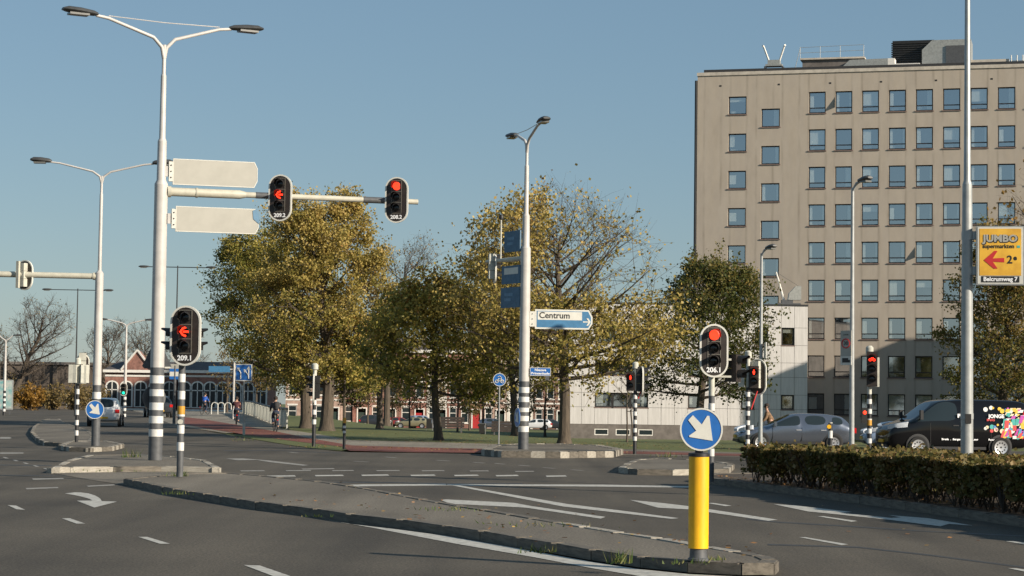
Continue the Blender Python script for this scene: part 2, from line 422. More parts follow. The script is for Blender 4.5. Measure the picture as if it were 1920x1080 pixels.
def make_tree(label, base, height, trunk_r, prof, zb, leafmat, nleaf, leafsize, seed, n1=16, n2=6, n3=4, off=(0, 0), sparse=None,
              bark='bark', group=None, name='broadleaf_tree', lean=(0, 0), tone0=.5, jitter=.21, rise=.35, clump=.22, fork=.8, density=None, minr=.012, droop=1.0):
    """prof: list of (t, radius) from crown base zb (t=0) to the top (t=1)"""
    rng = np.random.default_rng(seed); rnd = random.Random(seed)
    root = thing(name, label, 'tree', base, 0, group)
    ts = [p[0] for p in prof]; rs = [p[1] for p in prof]
    env = lambda z: float(np.interp((z - zb) / (height - zb), ts, rs))
    tr = MB(); br = MB()
    ztop = height * fork
    axis = lambda z: Vector((lean[0] * z + off[0] * sstep(zb * .6, height * .8, z), lean[1] * z + off[1] * sstep(zb * .6, height * .8, z), z))
    ks = [0, .02, .06, .25, .45, .65, .85, 1]
    pts = [axis(ztop * k) + Vector((rnd.uniform(-.5, .5), rnd.uniform(-.5, .5), 0)) * trunk_r * (0 if k < .1 else 1) for k in ks]
    tr.tube(pts, [trunk_r * q for q in (1.45, 1.2, 1.0, .88, .74, .55, .36, .16)], 9)
    tips = []
    for i in range(n1):
        f = (i + .5) / n1
        za = zb * .82 + (ztop - zb * .82) * f ** 1.1 * .96
        zt = min(height * .985, za + (height - za) * rnd.uniform(rise * .6, rise * 1.5) * (.12 + .88 * min(1, f * 1.5)) + .1 - .5 * droop * max(0, .25 - f) * 4 * rnd.random())
        zt = max(zt, zb * .8)
        az = i * 2.39996 + rnd.uniform(-.4, .4)
        rr = env(zt) * rnd.uniform(.72, 1.0)
        a = axis(za); ce = axis(zt)
        c = Vector((ce.x + math.cos(az) * rr, ce.y + math.sin(az) * rr, zt))
        b = a * .5 + c * .5 + Vector((0, 0, -.08 * rr)) + Vector((rnd.uniform(-1, 1), rnd.uniform(-1, 1), rnd.uniform(-1, 1))) * rr * .08
        P = bez(a, b, c, 6); r0 = max(.025, trunk_r * .42 * (1 - .6 * f))
        br.tube(P, [r0 * (1 - .82 * k / 5) for k in range(6)], 5, caps=False)
        tips.append(c)
        for j in range(n2):
            u = rnd.uniform(.3, .98); p0 = bez(a, b, c, 21)[int(u * 20)]
            L = max(.5, (env(p0.z) * .55 + .5)) * rnd.uniform(.5, 1.0)
            dr = Vector((rnd.gauss(0, 1), rnd.gauss(0, 1), rnd.gauss(.45, .6))) + (c - a).normalized() * .8
            q = p0 + dr.normalized() * L
            q.z = min(max(q.z, zb * .72), height)
            cx = axis(q.z); e = max(.25, env(q.z)); h = Vector((q.x - cx.x, q.y - cx.y, 0))
            if h.length > e: q -= h.normalized() * (h.length - e * rnd.uniform(.85, 1.02))
            m = (p0 + q) / 2 + Vector((rnd.gauss(0, 1), rnd.gauss(0, 1), rnd.gauss(0, 1))) * L * .08
            r1 = max(minr, r0 * .38 * (1 - .5 * u))
            br.tube(bez(p0, m, q, 4), [r1, r1 * .75, r1 * .5, r1 * .3], 4, caps=False)
            tips.append(q)
            for k in range(n3):
                w = rnd.uniform(.25, 1); s0 = bez(p0, m, q, 11)[int(w * 10)]
                d3 = Vector((rnd.gauss(0, 1), rnd.gauss(0, 1), rnd.gauss(.35, .7))) + (q - p0).normalized() * .7
                e3 = s0 + d3.normalized() * L * rnd.uniform(.25, .6)
                br.tube([s0, (s0 + e3) / 2 + Vector((rnd.gauss(0, .04), rnd.gauss(0, .04), rnd.gauss(0, .04))), e3], [r1 * .4, r1 * .3, r1 * .16], 3, caps=False)
                tips.append((s0 + e3) / 2); tips.append(e3)
    tr.build('trunk', bark, root); bo = br.build('branches', 'twig', root)
    if nleaf:
        T = np.array([tuple(t) for t in tips])
        ct = rng.random(len(T))
        if density is not None:
            w = np.array([max(1e-4, density((p[2] - zb) / (height - zb), p[0] / max(rs), p[1] / max(rs))) for p in T])
        else: w = np.ones(len(T))
        w = w * (.6 + rng.exponential(1.0, len(T)))
        idx = rng.choice(len(T), nleaf, p=w / w.sum())
        pos = T[idx] + rng.normal(size=(nleaf, 3)) * np.array([jitter, jitter, jitter * .8])
        tn = (pos[:, 2] - zb) / (height - zb)
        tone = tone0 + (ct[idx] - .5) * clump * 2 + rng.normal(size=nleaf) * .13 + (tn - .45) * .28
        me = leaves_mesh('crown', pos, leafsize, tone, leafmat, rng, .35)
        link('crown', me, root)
    return root

def make_bush(label, base, dims, leafmat, nleaf, leafsize, seed, group=None, name='bush', cat='bush', tone0=.5):
    rng = np.random.default_rng(seed); rnd = random.Random(seed)
    root = thing(name, label, cat, base, 0, group)
    st = MB(); tips = []
    for k in range(26):
        az = rnd.uniform(0, 6.28); rr = math.sqrt(rnd.random()); h = rnd.uniform(.5, 1) * (1 - .35 * rr)
        e = Vector((math.cos(az) * rr * dims[0] / 2, math.sin(az) * rr * dims[1] / 2, h * dims[2]))
        P = bez(Vector((e.x * .25, e.y * .25, 0)), Vector((e.x * .4, e.y * .4, e.z * .7)), e, 5)
        st.tube(P, [.04, .03, .022, .014, .008], 4, caps=False)
        for j in range(12): tips.append(P[rnd.choice((1, 2, 3, 4, 4))] + Vector((rnd.gauss(0, 1) * dims[0] * .07, rnd.gauss(0, 1) * dims[1] * .07, rnd.gauss(0, 1) * dims[2] * .08)))
    st.build('stems', 'twig', root)
    T = np.array([tuple(t) for t in tips]); ct = rng.random(len(T)); idx = rng.integers(0, len(T), nleaf)
    pos = T[idx] + rng.normal(size=(nleaf, 3)) * np.array(dims) * .045; pos[:, 2] = np.abs(pos[:, 2])
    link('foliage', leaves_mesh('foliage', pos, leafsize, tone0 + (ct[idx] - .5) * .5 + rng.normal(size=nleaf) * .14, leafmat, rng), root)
    return root
# ================================================================ the setting
def terrain():
    ys = list(np.arange(-60, 60, 12.0)) + list(np.arange(60, 320, 2.5)) + [330, 350, 400, 500, 700, 1000, 1600, 2600]
    xs = [-1800, -900, -500, -300, -200, -150] + list(np.arange(-120, 120.1, 4.0)) + [150, 200, 300, 500, 900, 1800]
    v = [(x, y, g(x, y) - .06) for y in ys for x in xs]; n = len(xs)
    f = [(j * n + i, j * n + i + 1, (j + 1) * n + i + 1, (j + 1) * n + i) for j in range(len(ys) - 1) for i in range(n - 1)]
    me = bpy.data.meshes.new('ground'); me.from_pydata(v, [], f); me.materials.append(M['grass']); me.update()
    tag(link('ground', me), kind='structure')
terrain()
gp = lambda L: [G(*p) for p in L]
edge = gp([(1380, 857), (1150, 853), (900, 851), (655, 848), (600, 843), (540, 835), (480, 825), (420, 814), (360, 803), (310, 791)])
sheet('road', [(-60, -40, 0), (70, -40, 0), (110, 93, 0), (24, 93, 0), (12, 88, 0)] + edge +
      [(-37.5, 213, 0), (-56, 300, 0), (-150, 300, 0), (-110, 120, 0)], .004, 'asphalt', step=4)
sheet('lawn', gp([(640, 836), (760, 839), (950, 842), (1150, 845), (1385, 850)]) + [(14, 92, 0), (80, 92, 0), (80, 290, 0), (-24, 290, 0), (-17, 160, 0)] + gp([(560, 822)]), .0, 'grass', step=3)
sheet('lawn', gp([(395, 811), (470, 817), (560, 828), (640, 834), (668, 841), (640, 845.5), (598, 842.5), (540, 834.5), (480, 824.5), (420, 813.5)]), .012, 'grass', step=3)
sheet('pavement', gp([(395, 782), (455, 791), (520, 803), (600, 815), (660, 826), (800, 829), (960, 834), (960, 843), (800, 841), (660, 838), (590, 826), (520, 812), (440, 796), (380, 786)]), .012, 'pale_paving', step=3)
sheet('pavement', gp([(940, 841), (1040, 841), (1150, 842), (1390, 849), (1390, 857.5), (1150, 854), (940, 851)]), .012, 'island_paving', step=3)
sheet('bicycle_path', gp([(330, 781), (380, 786), (440, 796), (520, 810), (590, 824), (660, 836), (800, 840), (940, 843), (940, 850), (800, 849.5), (655, 846), (640, 838), (560, 829), (470, 817), (395, 805), (345, 795)]), .018, 'red_paving', step=3)
sheet('bicycle_path', gp([(1145, 846), (1390, 852), (1390, 856), (1145, 851)]), .02, 'red_paving', step=3)
sheet('pavement', gp([(360, 803), (310, 791)]) + [Vector((-37.5, 213, 0)), Vector((-41, 232, 0)), Vector((-28, 232, 0)), Vector((-25.1, 200, 0)), Vector((-14.2, 136, 0))] + gp([(470, 812), (420, 812)]), .008, 'pale_paving', step=3)
sheet('quay_road', [(-40, 276, 0), (90, 276, 0), (90, 297, 0), (-40, 297, 0)], .03, 'asphalt', step=5)
sheet('pavement', gp([(100, 888), (160, 899), (232, 910), (330, 900), (430, 893), (410, 884), (300, 880), (140, 882)]), .010, 'island_paving')

# unit kerb stone, shared by every kerb
def unit_stone():
    bm = bmesh.new(); bmesh.ops.create_cube(bm, size=1.0)
    bmesh.ops.bevel(bm, geom=[e for e in bm.edges if e.verts[0].co.z > .4 and e.verts[1].co.z > .4], offset=.07, segments=2, affect='EDGES')
    out = []
    for mn in ('kerb', 'kerb_pale'):
        me = bpy.data.meshes.new('kerb_stone'); bm.to_mesh(me); me.materials.append(M[mn]); out.append(me)
    bm.free(); return out
STONES = unit_stone()
def island(poly, h, top, pale=lambda k: 0, length=1.0, width=.17, label=None):
    P = [Vector((p[0], p[1], 0)) for p in poly]
    area = sum(P[i].x * P[(i + 1) % len(P)].y - P[(i + 1) % len(P)].x * P[i].y for i in range(len(P)))
    if area < 0: P.reverse()
    ctr = sum(P, Vector()) / len(P)
    mb = MB(); mb.slab([(p + (ctr - p).normalized() * .05) for p in P], -.05, h - .012)
    o = mb.build('traffic_island', top, smooth=False); o['kind'] = 'structure'
    if label: o['label'] = label
    k = 0
    for i in range(len(P)):
        a, b = P[i], P[(i + 1) % len(P)]; L = (b - a).length
        if L < .12: continue
        n = max(1, round(L / length)); d = (b - a) / n; inn = Vector((-d.y, d.x, 0)).normalized()
        for j in range(n):
            c = a + d * (j + .5) + inn * (width * .5 - .01)
            s = link('kerb_stone', STONES[pale(k)], o); k += 1
            s.location = (c.x, c.y, (h + random.uniform(-.006, .006) - .05) / 2)
            s.scale = (d.length - .007, width + random.uniform(-.01, .01), h + .05)
            s.rotation_euler = (random.uniform(-.02, .02), random.uniform(-.008, .008), math.atan2(d.y, d.x) + random.uniform(-.01, .01))
    return o
med_near = [(232, 909), (325, 930), (480, 956), (590, 970), (652, 980), (750, 991.5), (835, 1003), (972, 1027), (1110, 1052), (1202, 1066), (1290, 1075), (1390, 1080), (1450, 1079)]
med_far = [(1458, 1072), (1440, 1064), (1395, 1055), (1335, 1045), (1248, 1029), (1110, 1006), (972, 981), (835, 957), (697, 929), (606, 914), (500, 903), (430, 897), (330, 899)]
island(gp(med_near + med_far), .12, 'island_paving', lambda k: int(k in (26, 27, 28, 29, 30)))
island(gp([(97, 888), (131, 887), (212, 886), (302, 885), (411, 887), (388, 873), (330, 865), (250, 861), (165, 862), (125, 873)]), .13, 'island_paving', lambda k: int(k % 3 != 2), 1.1)
island(gp([(57, 815), (66, 826), (83, 836), (118, 838), (170, 836), (178, 822), (165, 811), (122, 797), (112, 785), (118, 778), (104, 778), (80, 790), (62, 804)]), .13, 'island_paving', lambda k: int(k % 4 == 1))
island(gp([(110, 843), (130, 847), (170, 848), (210, 846), (232, 840), (200, 834), (130, 834)]), .14, 'island_paving', lambda k: int(k % 2), .7)
island(gp([(903, 854), (940, 858), (1050, 859.5), (1150, 858), (1168, 853), (1130, 845), (1050, 842), (960, 842), (918, 846)]), .2, 'island_paving', lambda k: int((k * 7) % 5 < 2), .42, .34)
island(gp([(1160, 887), (1195, 891), (1260, 892), (1365, 890), (1376, 880), (1330, 872), (1230, 868), (1190, 871), (1172, 879)]), .14, 'island_paving', lambda k: int(k % 3 == 0), .8)
HF = [(3.95, 45.6), (4.35, 43.2), (5.0, 40.5), (5.5, 38), (6.1, 35), (7.05, 29.6), (8.15, 22), (8.8, 16.5)]
HB = [(11.9, 16.5), (10.9, 22), (9.7, 30), (8.75, 36), (7.9, 46), (6.3, 48.5), (4.6, 47.8)]
island(HF + HB, .13, 'soil', lambda k: 0)

def mark(L, mn='road_paint', dz=.009):
    sheet('road_marking', gp(L), dz, mn)
def sc(L, ox, oy, k): return [(ox + x / k, oy + y / k) for x, y in L]
for q in ([(14, 948), (30, 949), (47, 957), (31, 956)], [(116, 973), (131, 973), (160, 983), (143, 983)], [(259, 1008), (276, 1008), (319, 1021), (300, 1021)],
          [(457, 1061), (487, 1062), (545, 1082), (512, 1082)]): mark(q)
mark(sc([(177, 543), (280, 532), (350, 532), (430, 543), (500, 565), (550, 595), (570, 625), (730, 630), (490, 693), (305, 620), (470, 618), (440, 600), (350, 575), (250, 555)], 90, 830, 5.647))
mark([(600, 973.5), (700, 991), (850, 1020), (1000, 1046), (1110, 1067), (1200, 1082), (1320, 1100), (1500, 1100), (1470, 1084), (1390, 1083), (1290, 1078), (1200, 1069), (1110, 1055), (972, 1030), (835, 1006), (750, 994.5), (652, 983)])
for x0, x1, y in ((500, 552, 893.5), (590, 642, 892.5), (677, 727, 891.8), (769, 814, 892), (851, 895, 892.2), (929, 970, 892.6), (1023, 1060, 893.5)):
    mark([(x0, y - 1), (x1, y - 1.6), (x1 + 3, y + .6), (x0 + 2, y + 1.3)])
for x0, x1, y in ((450, 495, 883.5), (535, 582, 883), (622, 662, 883), (705, 748, 883), (790, 832, 883.2), (880, 915, 883.6), (965, 1000, 884.5)):
    mark([(x0, y - .6), (x1, y - .9), (x1 + 2, y + .6), (x0 + 2, y + .9)], 'paint_worn')
mark([(596, 911.5), (680, 909), (835, 908), (838, 911), (690, 912.5), (606, 914)])
mark([(838, 908.6), (1130, 909.5), (1330, 913), (1330, 915.5), (1110, 913), (838, 911)])
mark(sc([(630, 199), (660, 199), (1100, 275), (1320, 302), (1555, 333), (1525, 336), (1080, 285)], 560, 820, 2.182))
mark(sc([(580, 258), (605, 256), (880, 270), (950, 283), (1255, 328), (1235, 335), (930, 290), (860, 286), (620, 274)], 560, 820, 2.182))
mark(sc([(1355, 258), (1480, 270), (1600, 284), (1920, 333), (1960, 340), (1920, 344), (1600, 297), (1470, 290)], 560, 820, 2.182))
mark(sc([(185, 392), (330, 400), (730, 447), (650, 452), (1000, 488), (1070, 484), (980, 468), (1260, 490), (1570, 542), (1400, 529), (1340, 546), (1000, 502), (600, 460), (420, 442)], 1400, 840, 3.69))
for q in ([(1498, 1008.5), (1510, 1008.5), (1591, 1022), (1578, 1023.5)], [(1532, 969), (1545, 969), (1608, 978), (1597, 979.5)], [(1885, 1016), (1900, 1016), (1960, 1024), (1945, 1026)],
          [(1890, 1067), (1906, 1067), (1960, 1076), (1945, 1078)], [(1325, 944), (1338, 944), (1372, 949), (1360, 950)]): mark(q)
for q in ([(48, 916), (108, 914), (110, 916), (50, 918.5)], [(60, 898), (118, 897), (120, 899), (62, 900.5)], [(162, 911.5), (214, 909), (216, 911), (166, 913.5)],
          [(0, 849), (44, 849), (44, 851), (0, 851.5)], [(0, 820), (18, 820), (22, 821.5), (18, 823), (0, 823)]): mark(q, 'paint_worn')
for k in range(5):
    x, y = 4 + k * 19, 857.5 + k * 5.2; mark([(x, y), (x + 6, y), (x + 13, y + 2.6), (x + 6, y + 2.8)], 'paint_worn')
mark(sc([(245, 1004), (370, 1003), (560, 1018), (845, 1052), (800, 1056), (560, 1030), (470, 1014), (330, 1016)], 360, 600, 3.857), 'paint_worn')
for x0, x1, y in ((540, 558, 849), (720, 742, 858), (815, 842, 864), (885, 908, 868), (925, 945, 870), (970, 992, 873.5), (1015, 1040, 878), (1068, 1092, 882), (1560, 1590, 861), (660, 690, 866)):
    mark([(x0, y - .6), (x0 + 6, y - .8), (x1 + 4, y + .8), (x1 - 2, y + 1.0)], 'paint_worn')
mark([(565, 879.5), (625, 878.5), (628, 880), (568, 881)], 'paint_worn')

# thin dark lines on the road: joints, tyre tracks and painted shadow streaks
def dark_line(L, w):
    up = [(x, y - w / 2) for x, y in L]; lo = [(x, y + w / 2) for x, y in L][::-1]
    sheet('seam_and_shadow', gp(up + lo), .0065, 'tar_and_shadow')
dark_line([(0, 872.2), (50, 872.8), (97, 873.4)], 1.3); dark_line([(100, 888), (160, 896), (240, 906)], 1.5)
dark_line([(0, 891.5), (70, 892.2), (130, 893)], 1.0); dark_line([(560, 905), (735, 905.5), (838, 907.5), (980, 907)], 1.6)  # the longer line paints a streak of cast shadow across the road
dark_line([(1400, 974), (1462, 980), (1600, 988), (1725, 996.5), (1920, 1006)], 1.8); dark_line([(1440, 1022), (1608, 1027), (1744, 1042), (1914, 1064), (1990, 1072)], 2.2)
dark_line([(420, 845.5), (520, 845), (640, 850)], 1.0)

# fallen leaves and grass tufts
def litter():
    rng = np.random.default_rng(3); pts = []
    def along(px, n, sp, z):
        P = gp(px)
        for _ in range(n):
            k = rng.integers(0, len(P) - 1); t = rng.random(); p = P[k] * (1 - t) + P[k + 1] * t
            x, y = p.x + rng.normal() * sp, p.y + rng.normal() * sp; pts.append((x, y, g(x, y) + z))
    along([(1400, 1060), (1335, 1050), (1248, 1036), (1110, 1015), (972, 990), (835, 967), (700, 940), (560, 920)], 60, .25, .135)
    along([(480, 945), (650, 965), (900, 1005), (1150, 1050)], 50, .3, .135)
    along([(560, 905), (835, 955), (1110, 1003), (1330, 1043)], 60, .4, .014)
    along([(600, 838), (800, 843), (960, 846), (1150, 850)], 420, .9, .035)
    along([(700, 825), (900, 830), (1060, 834), (1200, 838), (1380, 842)], 900, 4, .03)
    along([(640, 812), (900, 818), (1100, 826)], 700, 8, .03)
    along([(1340, 905), (1500, 925), (1700, 950), (1900, 975)], 260, .25, .15)
    along([(300, 890), (700, 930), (1000, 960), (1500, 985), (1800, 1010)], 46, 1.6, .016)
    along([(420, 806), (520, 818), (620, 832)], 160, 1.2, .04)
    pts_ = np.array(pts); n = len(pts_)
    me = leaves_mesh('fallen_leaves', pts_, .075, rng.random(n), 'leaf_fallen', rng)
    co = np.zeros(4 * n * 3); me.vertices.foreach_get('co', co); co = co.reshape(-1, 4, 3)
    zc = pts_[:, 2][:, None]; co[:, :, 2] = zc + np.clip((co[:, :, 2] - zc) * .25, -.008, .03); me.vertices.foreach_set('co', co.ravel()); me.update()
    tag(link('fallen_leaves', me), 'orange and brown fallen leaves scattered over islands and lawn', 'leaves', kind='stuff')
litter()
def tufts():
    rng = np.random.default_rng(5); V = []; F = []; T = []
    def tuft(c, n, h, sp):
        for _ in range(n):
            b = np.array(c) + np.array([rng.normal() * sp, rng.normal() * sp, 0]); hh = h * rng.uniform(.4, 1.1)
            a = rng.uniform(0, 6.28); w = .006 + .006 * rng.random(); t = b + np.array([rng.normal() * hh * .4, rng.normal() * hh * .4, hh])
            k = len(V); V.extend([tuple(b + [math.cos(a) * w, math.sin(a) * w, 0]), tuple(b - [math.cos(a) * w, math.sin(a) * w, 0]), tuple(t)])
            F.append((k, k + 1, k + 2)); T.append(rng.random())
    for px, py, n, h, sp in ((336, 893, 60, .13, .09), (246, 858, 40, .28, .12), (1162, 1056, 40, .14, .06), (1014, 1036, 40, .09, .12), (330, 927, 30, .07, .1), (595, 969, 20, .05, .1),
                             (835, 956, 50, .06, .25), (1010, 986, 40, .06, .3), (1300, 1056, 30, .06, .15), (1340, 1050, 25, .05, .06), (455, 826, 40, .2, .3), (588, 840, 30, .15, .2),
                             (1245, 857, 40, .2, .2), (245, 884, 20, .06, .3), (185, 884, 20, .06, .3)):
        p = G(px, py, .11 if py > 850 else 0); tuft((p.x, p.y, p.z), n, h, sp)
    me = bpy.data.meshes.new('grass_tufts'); me.from_pydata(V, [], F)
    a = me.attributes.new('tone', 'FLOAT', 'FACE'); a.data.foreach_set('value', T); me.materials.append(M['grass_blade'])
    tag(link('grass_tufts', me), 'small green weeds growing from kerb joints', 'weeds', kind='stuff')
tufts()

# ================================================================ buildings
def holed_wall(mb, x0, x1, z0, z1, holes, depth, mi=0, y=0.0):
    xs = sorted({x0, x1, *[h[0] for h in holes], *[h[1] for h in holes]}); zs = sorted({z0, z1, *[h[2] for h in holes], *[h[3] for h in holes]})
    for a, b in zip(xs, xs[1:]):
        if b - a < 1e-6: continue
        for c, d in zip(zs, zs[1:]):
            cx, cz = (a + b) / 2, (c + d) / 2
            if any(h[0] < cx < h[1] and h[2] < cz < h[3] for h in holes): continue
            mb.add([(a, y, c), (b, y, c), (b, y, d), (a, y, d)], [(0, 1, 2, 3)], mi)
    for a, b, c, d in holes:
        mb.add([(a, y, c), (b, y, c), (b, y, d), (a, y, d), (a, y + depth, c), (b, y + depth, c), (b, y + depth, d), (a, y + depth, d)],
               [(0, 4, 5, 1), (1, 5, 6, 2), (2, 6, 7, 3), (3, 7, 4, 0)], mi)
def raw_build(mb, name, mats, parent):
    """like build but keeps the face winding given"""
    me = bpy.data.meshes.new(name); me.from_pydata(mb.v, [], mb.f)
    for mm in ([mats] if isinstance(mats, str) else mats): me.materials.append(M[mm])
    me.polygons.foreach_set('material_index', mb.m); me.update(); return link(name, me, parent)

def office_window(par, x0, x1, z0, z1, rnd, transom=True, y=.16, glass='pane', frame='frame_dark', tilt=False):
    w = thing_part('window', par); t = .095
    f = MB(); f.bx(x0, x0 + t, y, y + .09, z0, z1); f.bx(x1 - t, x1, y, y + .09, z0, z1)
    f.bx(x0 + t, x1 - t, y, y + .09, z0, z0 + t); f.bx(x0 + t, x1 - t, y, y + .09, z1 - t, z1)
    zt = z0 + (z1 - z0) * .25
    if transom: f.bx(x0 + t, x1 - t, y + .004, y + .08, zt - .05, zt + .04)
    if tilt:                                        # top-hung sash pushed open
        f.add([(x0 - .02, y - .02, z1 - .1), (x0 - .02, y - .5, zt), (x0 - .02, y - .02, zt)], [(0, 1, 2)])
    wo = f.build('window', frame, par, smooth=False)
    bpy.data.objects.remove(w)
    p = MB(); p.add([(x0 + t, y + .045, z0 + t), (x1 - t, y + .045, z0 + t), (x1 - t, y + .045, z1 - t), (x0 + t, y + .045, z1 - t)], [(0, 1, 2, 3)])
    raw_build(p, 'pane', glass, wo)
    s = MB(); s.bx(x0 - .08, x1 + .08, -.07, y + .02, z0 - .09, z0 - .005); s.build('sill', 'sill', wo, smooth=False)
    r = rnd.random()
    c = MB()
    if r < .86:
        k = rnd.random(); W = x1 - x0
        if k < .35: c.bx(x0 + t, x0 + t + W * rnd.uniform(.2, .5), y + .07, y + .09, zt + .02, z1 - .12 - rnd.random() * .3)
        elif k < .55: c.bx(x1 - t - W * rnd.uniform(.15, .35), x1 - t, y + .07, y + .09, z0 + .1, z1 - .1)
        elif k < .75: c.bx(x0 + t, x1 - t, y + .07, y + .09, zt + rnd.random() * .8, z1 - .08)
        else:
            c.bx(x0 + t, x0 + t + W * .16, y + .07, y + .09, z0 + .1, z1 - .1); c.bx(x1 - t - W * .12, x1 - t, y + .07, y + .09, z0 + .1, z1 - .1)
        if rnd.random() < .5: c.bx(x0 + .2, x0 + .2 + rnd.uniform(.2, .7), y + .2, y + .3, z0 + .08, z0 + .2 + rnd.random() * .2)
        c.build('curtain', 'curtain', wo, smooth=False)
    return wo
def thing_part(name, par):
    o = bpy.data.objects.new(name, None); COL.objects.link(o); o.parent = par; return o

def office():
    rnd = random.Random(11)
    a15 = R(15); corner = Vector((16.63, 192.6, 0)); zg = -1.4
    b = thing('office_building', 'tall beige office block with nine rows of dark framed windows', 'building', (corner.x, corner.y, 0), -a15)
    W, DEP, TOP = 40.0, 15.0, 31.6
    holes = []; wins = []
    for r in range(9):
        zt = 29.9 - 3.372 * r
        if r < 5 or True:
            holes.append((2.85, 4.48, zt - 1.62 - .25, zt - .25)); wins.append((*holes[-1], False, r, -2))
        zt2 = zt - 1.42
        if zt2 - 1.65 > zg + .5:
            holes.append((5.83, 7.5, zt2 - 1.65, zt2)); wins.append((*holes[-1], False, r, -1))
        for c in range(11):
            u = 10.1 + 2.36 * c
            holes.append((u, u + 1.5, zt - 1.92, zt)); wins.append((*holes[-1], True, r, c))
    mb = MB(); holed_wall(mb, 0, W, zg, TOP, holes, .3)
    mb.add([(0, 0, zg), (0, DEP, zg), (0, DEP, TOP), (0, 0, TOP), (W, 0, zg), (W, DEP, zg), (W, DEP, TOP), (W, 0, TOP)], [(3, 2, 1, 0), (4, 5, 6, 7), (2, 6, 5, 1), (0, 1, 5, 4)])
    raw_build(mb, 'wall', 'facade', b)
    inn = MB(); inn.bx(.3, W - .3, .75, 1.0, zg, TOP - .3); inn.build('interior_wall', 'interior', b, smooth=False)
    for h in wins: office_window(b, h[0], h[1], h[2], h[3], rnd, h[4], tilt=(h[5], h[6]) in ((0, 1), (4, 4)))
    c = MB(); c.bx(-.06, W + .06, -.08, DEP + .06, TOP, TOP + .3); c.build('cornice', 'cornice', b, smooth=False)
    rf = MB(); rf.bx(.5, W - .2, .4, DEP - .3, TOP + .3, TOP + .62); rf.build('roof', 'roof_dark', b, smooth=False)
    v = MB()
    for k, u in enumerate((2.0, 7.3, 11.9, 16.4, 21.2, 26.0)):
        v = MB(); v.bx(u, u + .2, -.012, .05, TOP - 1.02, TOP - .88); v.build('overflow_spout', 'frame_dark', b, smooth=False)
    dp = MB(); dp.tube([(-.14, .1, zg), (-.14, .1, TOP - .4)], .13, 8); dp.build('downpipe', 'trim_black', b)
    T = TOP + .3
    pr = MB(); pr.bx(9.3, 14.2, 1.6, 5, T, T + 1.15); pr.build('plant_room', 'plinth', b, smooth=False)
    e = MB(); e.bx(9.1, 14.9, 1.4, 5.2, T + 1.15, T + 1.3); e.build('plant_room_edge', 'cornice', b, smooth=False)
    rl = MB()
    for u in (9.1, 10.9, 12.7, 14.8): rl.tube([(u, 1.6, T + 1.3), (u, 1.6, T + 2.35)], .025, 5)
    for h in (2.3, 1.8): rl.tube([(9.1, 1.6, T + h), (14.8, 1.6, T + h + .1)], .02, 5)
    rl.tube([(9.1, 1.6, T + 2.3), (8.6, 1.2, T)], .03, 5)
    rl.build('railing', 'plant_metal', b)
    d = MB(); d.prism([(12.6, T), (13.6, T + .95), (17, T + 1.0), (17.0, T)], 1.0, 1.55); d.build('duct', 'plant_metal', b, smooth=False)
    d = MB(); d.bx(17.0, 17.6, 1.0, 2.4, T, T + 1.0); d.bx(17.6, 19.8, 1.0, 2.4, T, T + .5); d.build('duct_end', 'trim_white', b, smooth=False)
    lv = MB(); lv.bx(17.2, 20.9, 3.4, 6.2, T + .55, T + 2.95)
    for k in range(11): lv.bx(17.1, 20.9, 3.28, 3.38, T + .65 + k * .2, T + .76 + k * .2)
    lv.build('louvre_box', 'signal_black', b, smooth=False)
    un = MB(); un.prism([(19.9, T), (19.9, T + 1.9), (20.8, T + 2.75), (24.2, T + 2.75), (24.2, T)], 2.4, 5.4); un.build('cooling_unit', 'plant_metal', b, smooth=False)
    dr = MB(); dr.bx(22.0, 23.9, 2.3, 2.42, T + .1, T + 2.2); dr.build('unit_door', 'band_grey', b, smooth=False)
    st = MB(); st.bx(24.2, 27.5, 2.6, 4, T, T + .9); st.build('roof_box', 'cornice', b, smooth=False)
    r2 = MB()
    for u in (27.7, 28.2, 28.7, 29.2): r2.tube([(u, 2.5, T), (u, 2.5, T + 1.2)], .05, 5)
    r2.tube([(27.6, 2.5, T + .7), (29.3, 2.5, T + .7)], .03, 5); r2.build('railing', 'plant_metal', b)
    # cradle on the roof
    p = Vector((corner.x + 6.8 * math.cos(a15) + 1.2 * math.sin(a15), corner.y - 6.8 * math.sin(a15) + 1.2 * math.cos(a15), T + .31))
    cr = thing('roof_cradle', 'pale window cleaning trolley with two raised arms on tall beige building roof', 'cradle', p, -a15)
    q = MB(); q.box((0, 0, .35), (1.5, .9, .18)); q.box((0, 0, .62), (1.1, .8, .4)); q.build('chassis', 'plant_metal', cr, smooth=False)
    for s in (-1, 1):
        q = MB(); q.tube([(s * .45, 0, .7), (s * .95, -.2, 2.1)], .09, 6); q.tube([(s * .95, -.2, 2.1), (s * 1.02, -.3, 2.15)], .1, 6); q.build('arm', 'trim_white', cr)
        for t in (-1, 1):
            q = MB(); q.lathe([(.0, -.06), (.14, -.06), (.14, .06), (.0, .06)], 10, 0, (s * .8, t * .35, .14), 'x'); q.build('wheel', 'band_grey', cr)
    # the block out of frame whose shadow falls on the facade
    ax = Vector((math.cos(a15), -math.sin(a15), 0)); nn = Vector((-math.sin(a15), -math.cos(a15), 0))
    o = Vector((corner.x, corner.y, 0)) + ax * (10.1 + 8.4 + 3.08 * 10)
    nb = thing('apartment_block', 'plain brick block standing beyond the right edge, shading the office facade', 'building', o + nn * 10, -a15)
    w = MB(); hs = []
    for r in range(6):
        for c in range(8): hs.append((1.5 + c * 3.6, 3.4 + c * 3.6, 1 + r * 3.2, 2.7 + r * 3.2))
    holed_wall(w, 0, 30, -1.5, 20.9, hs, .2, y=-25)
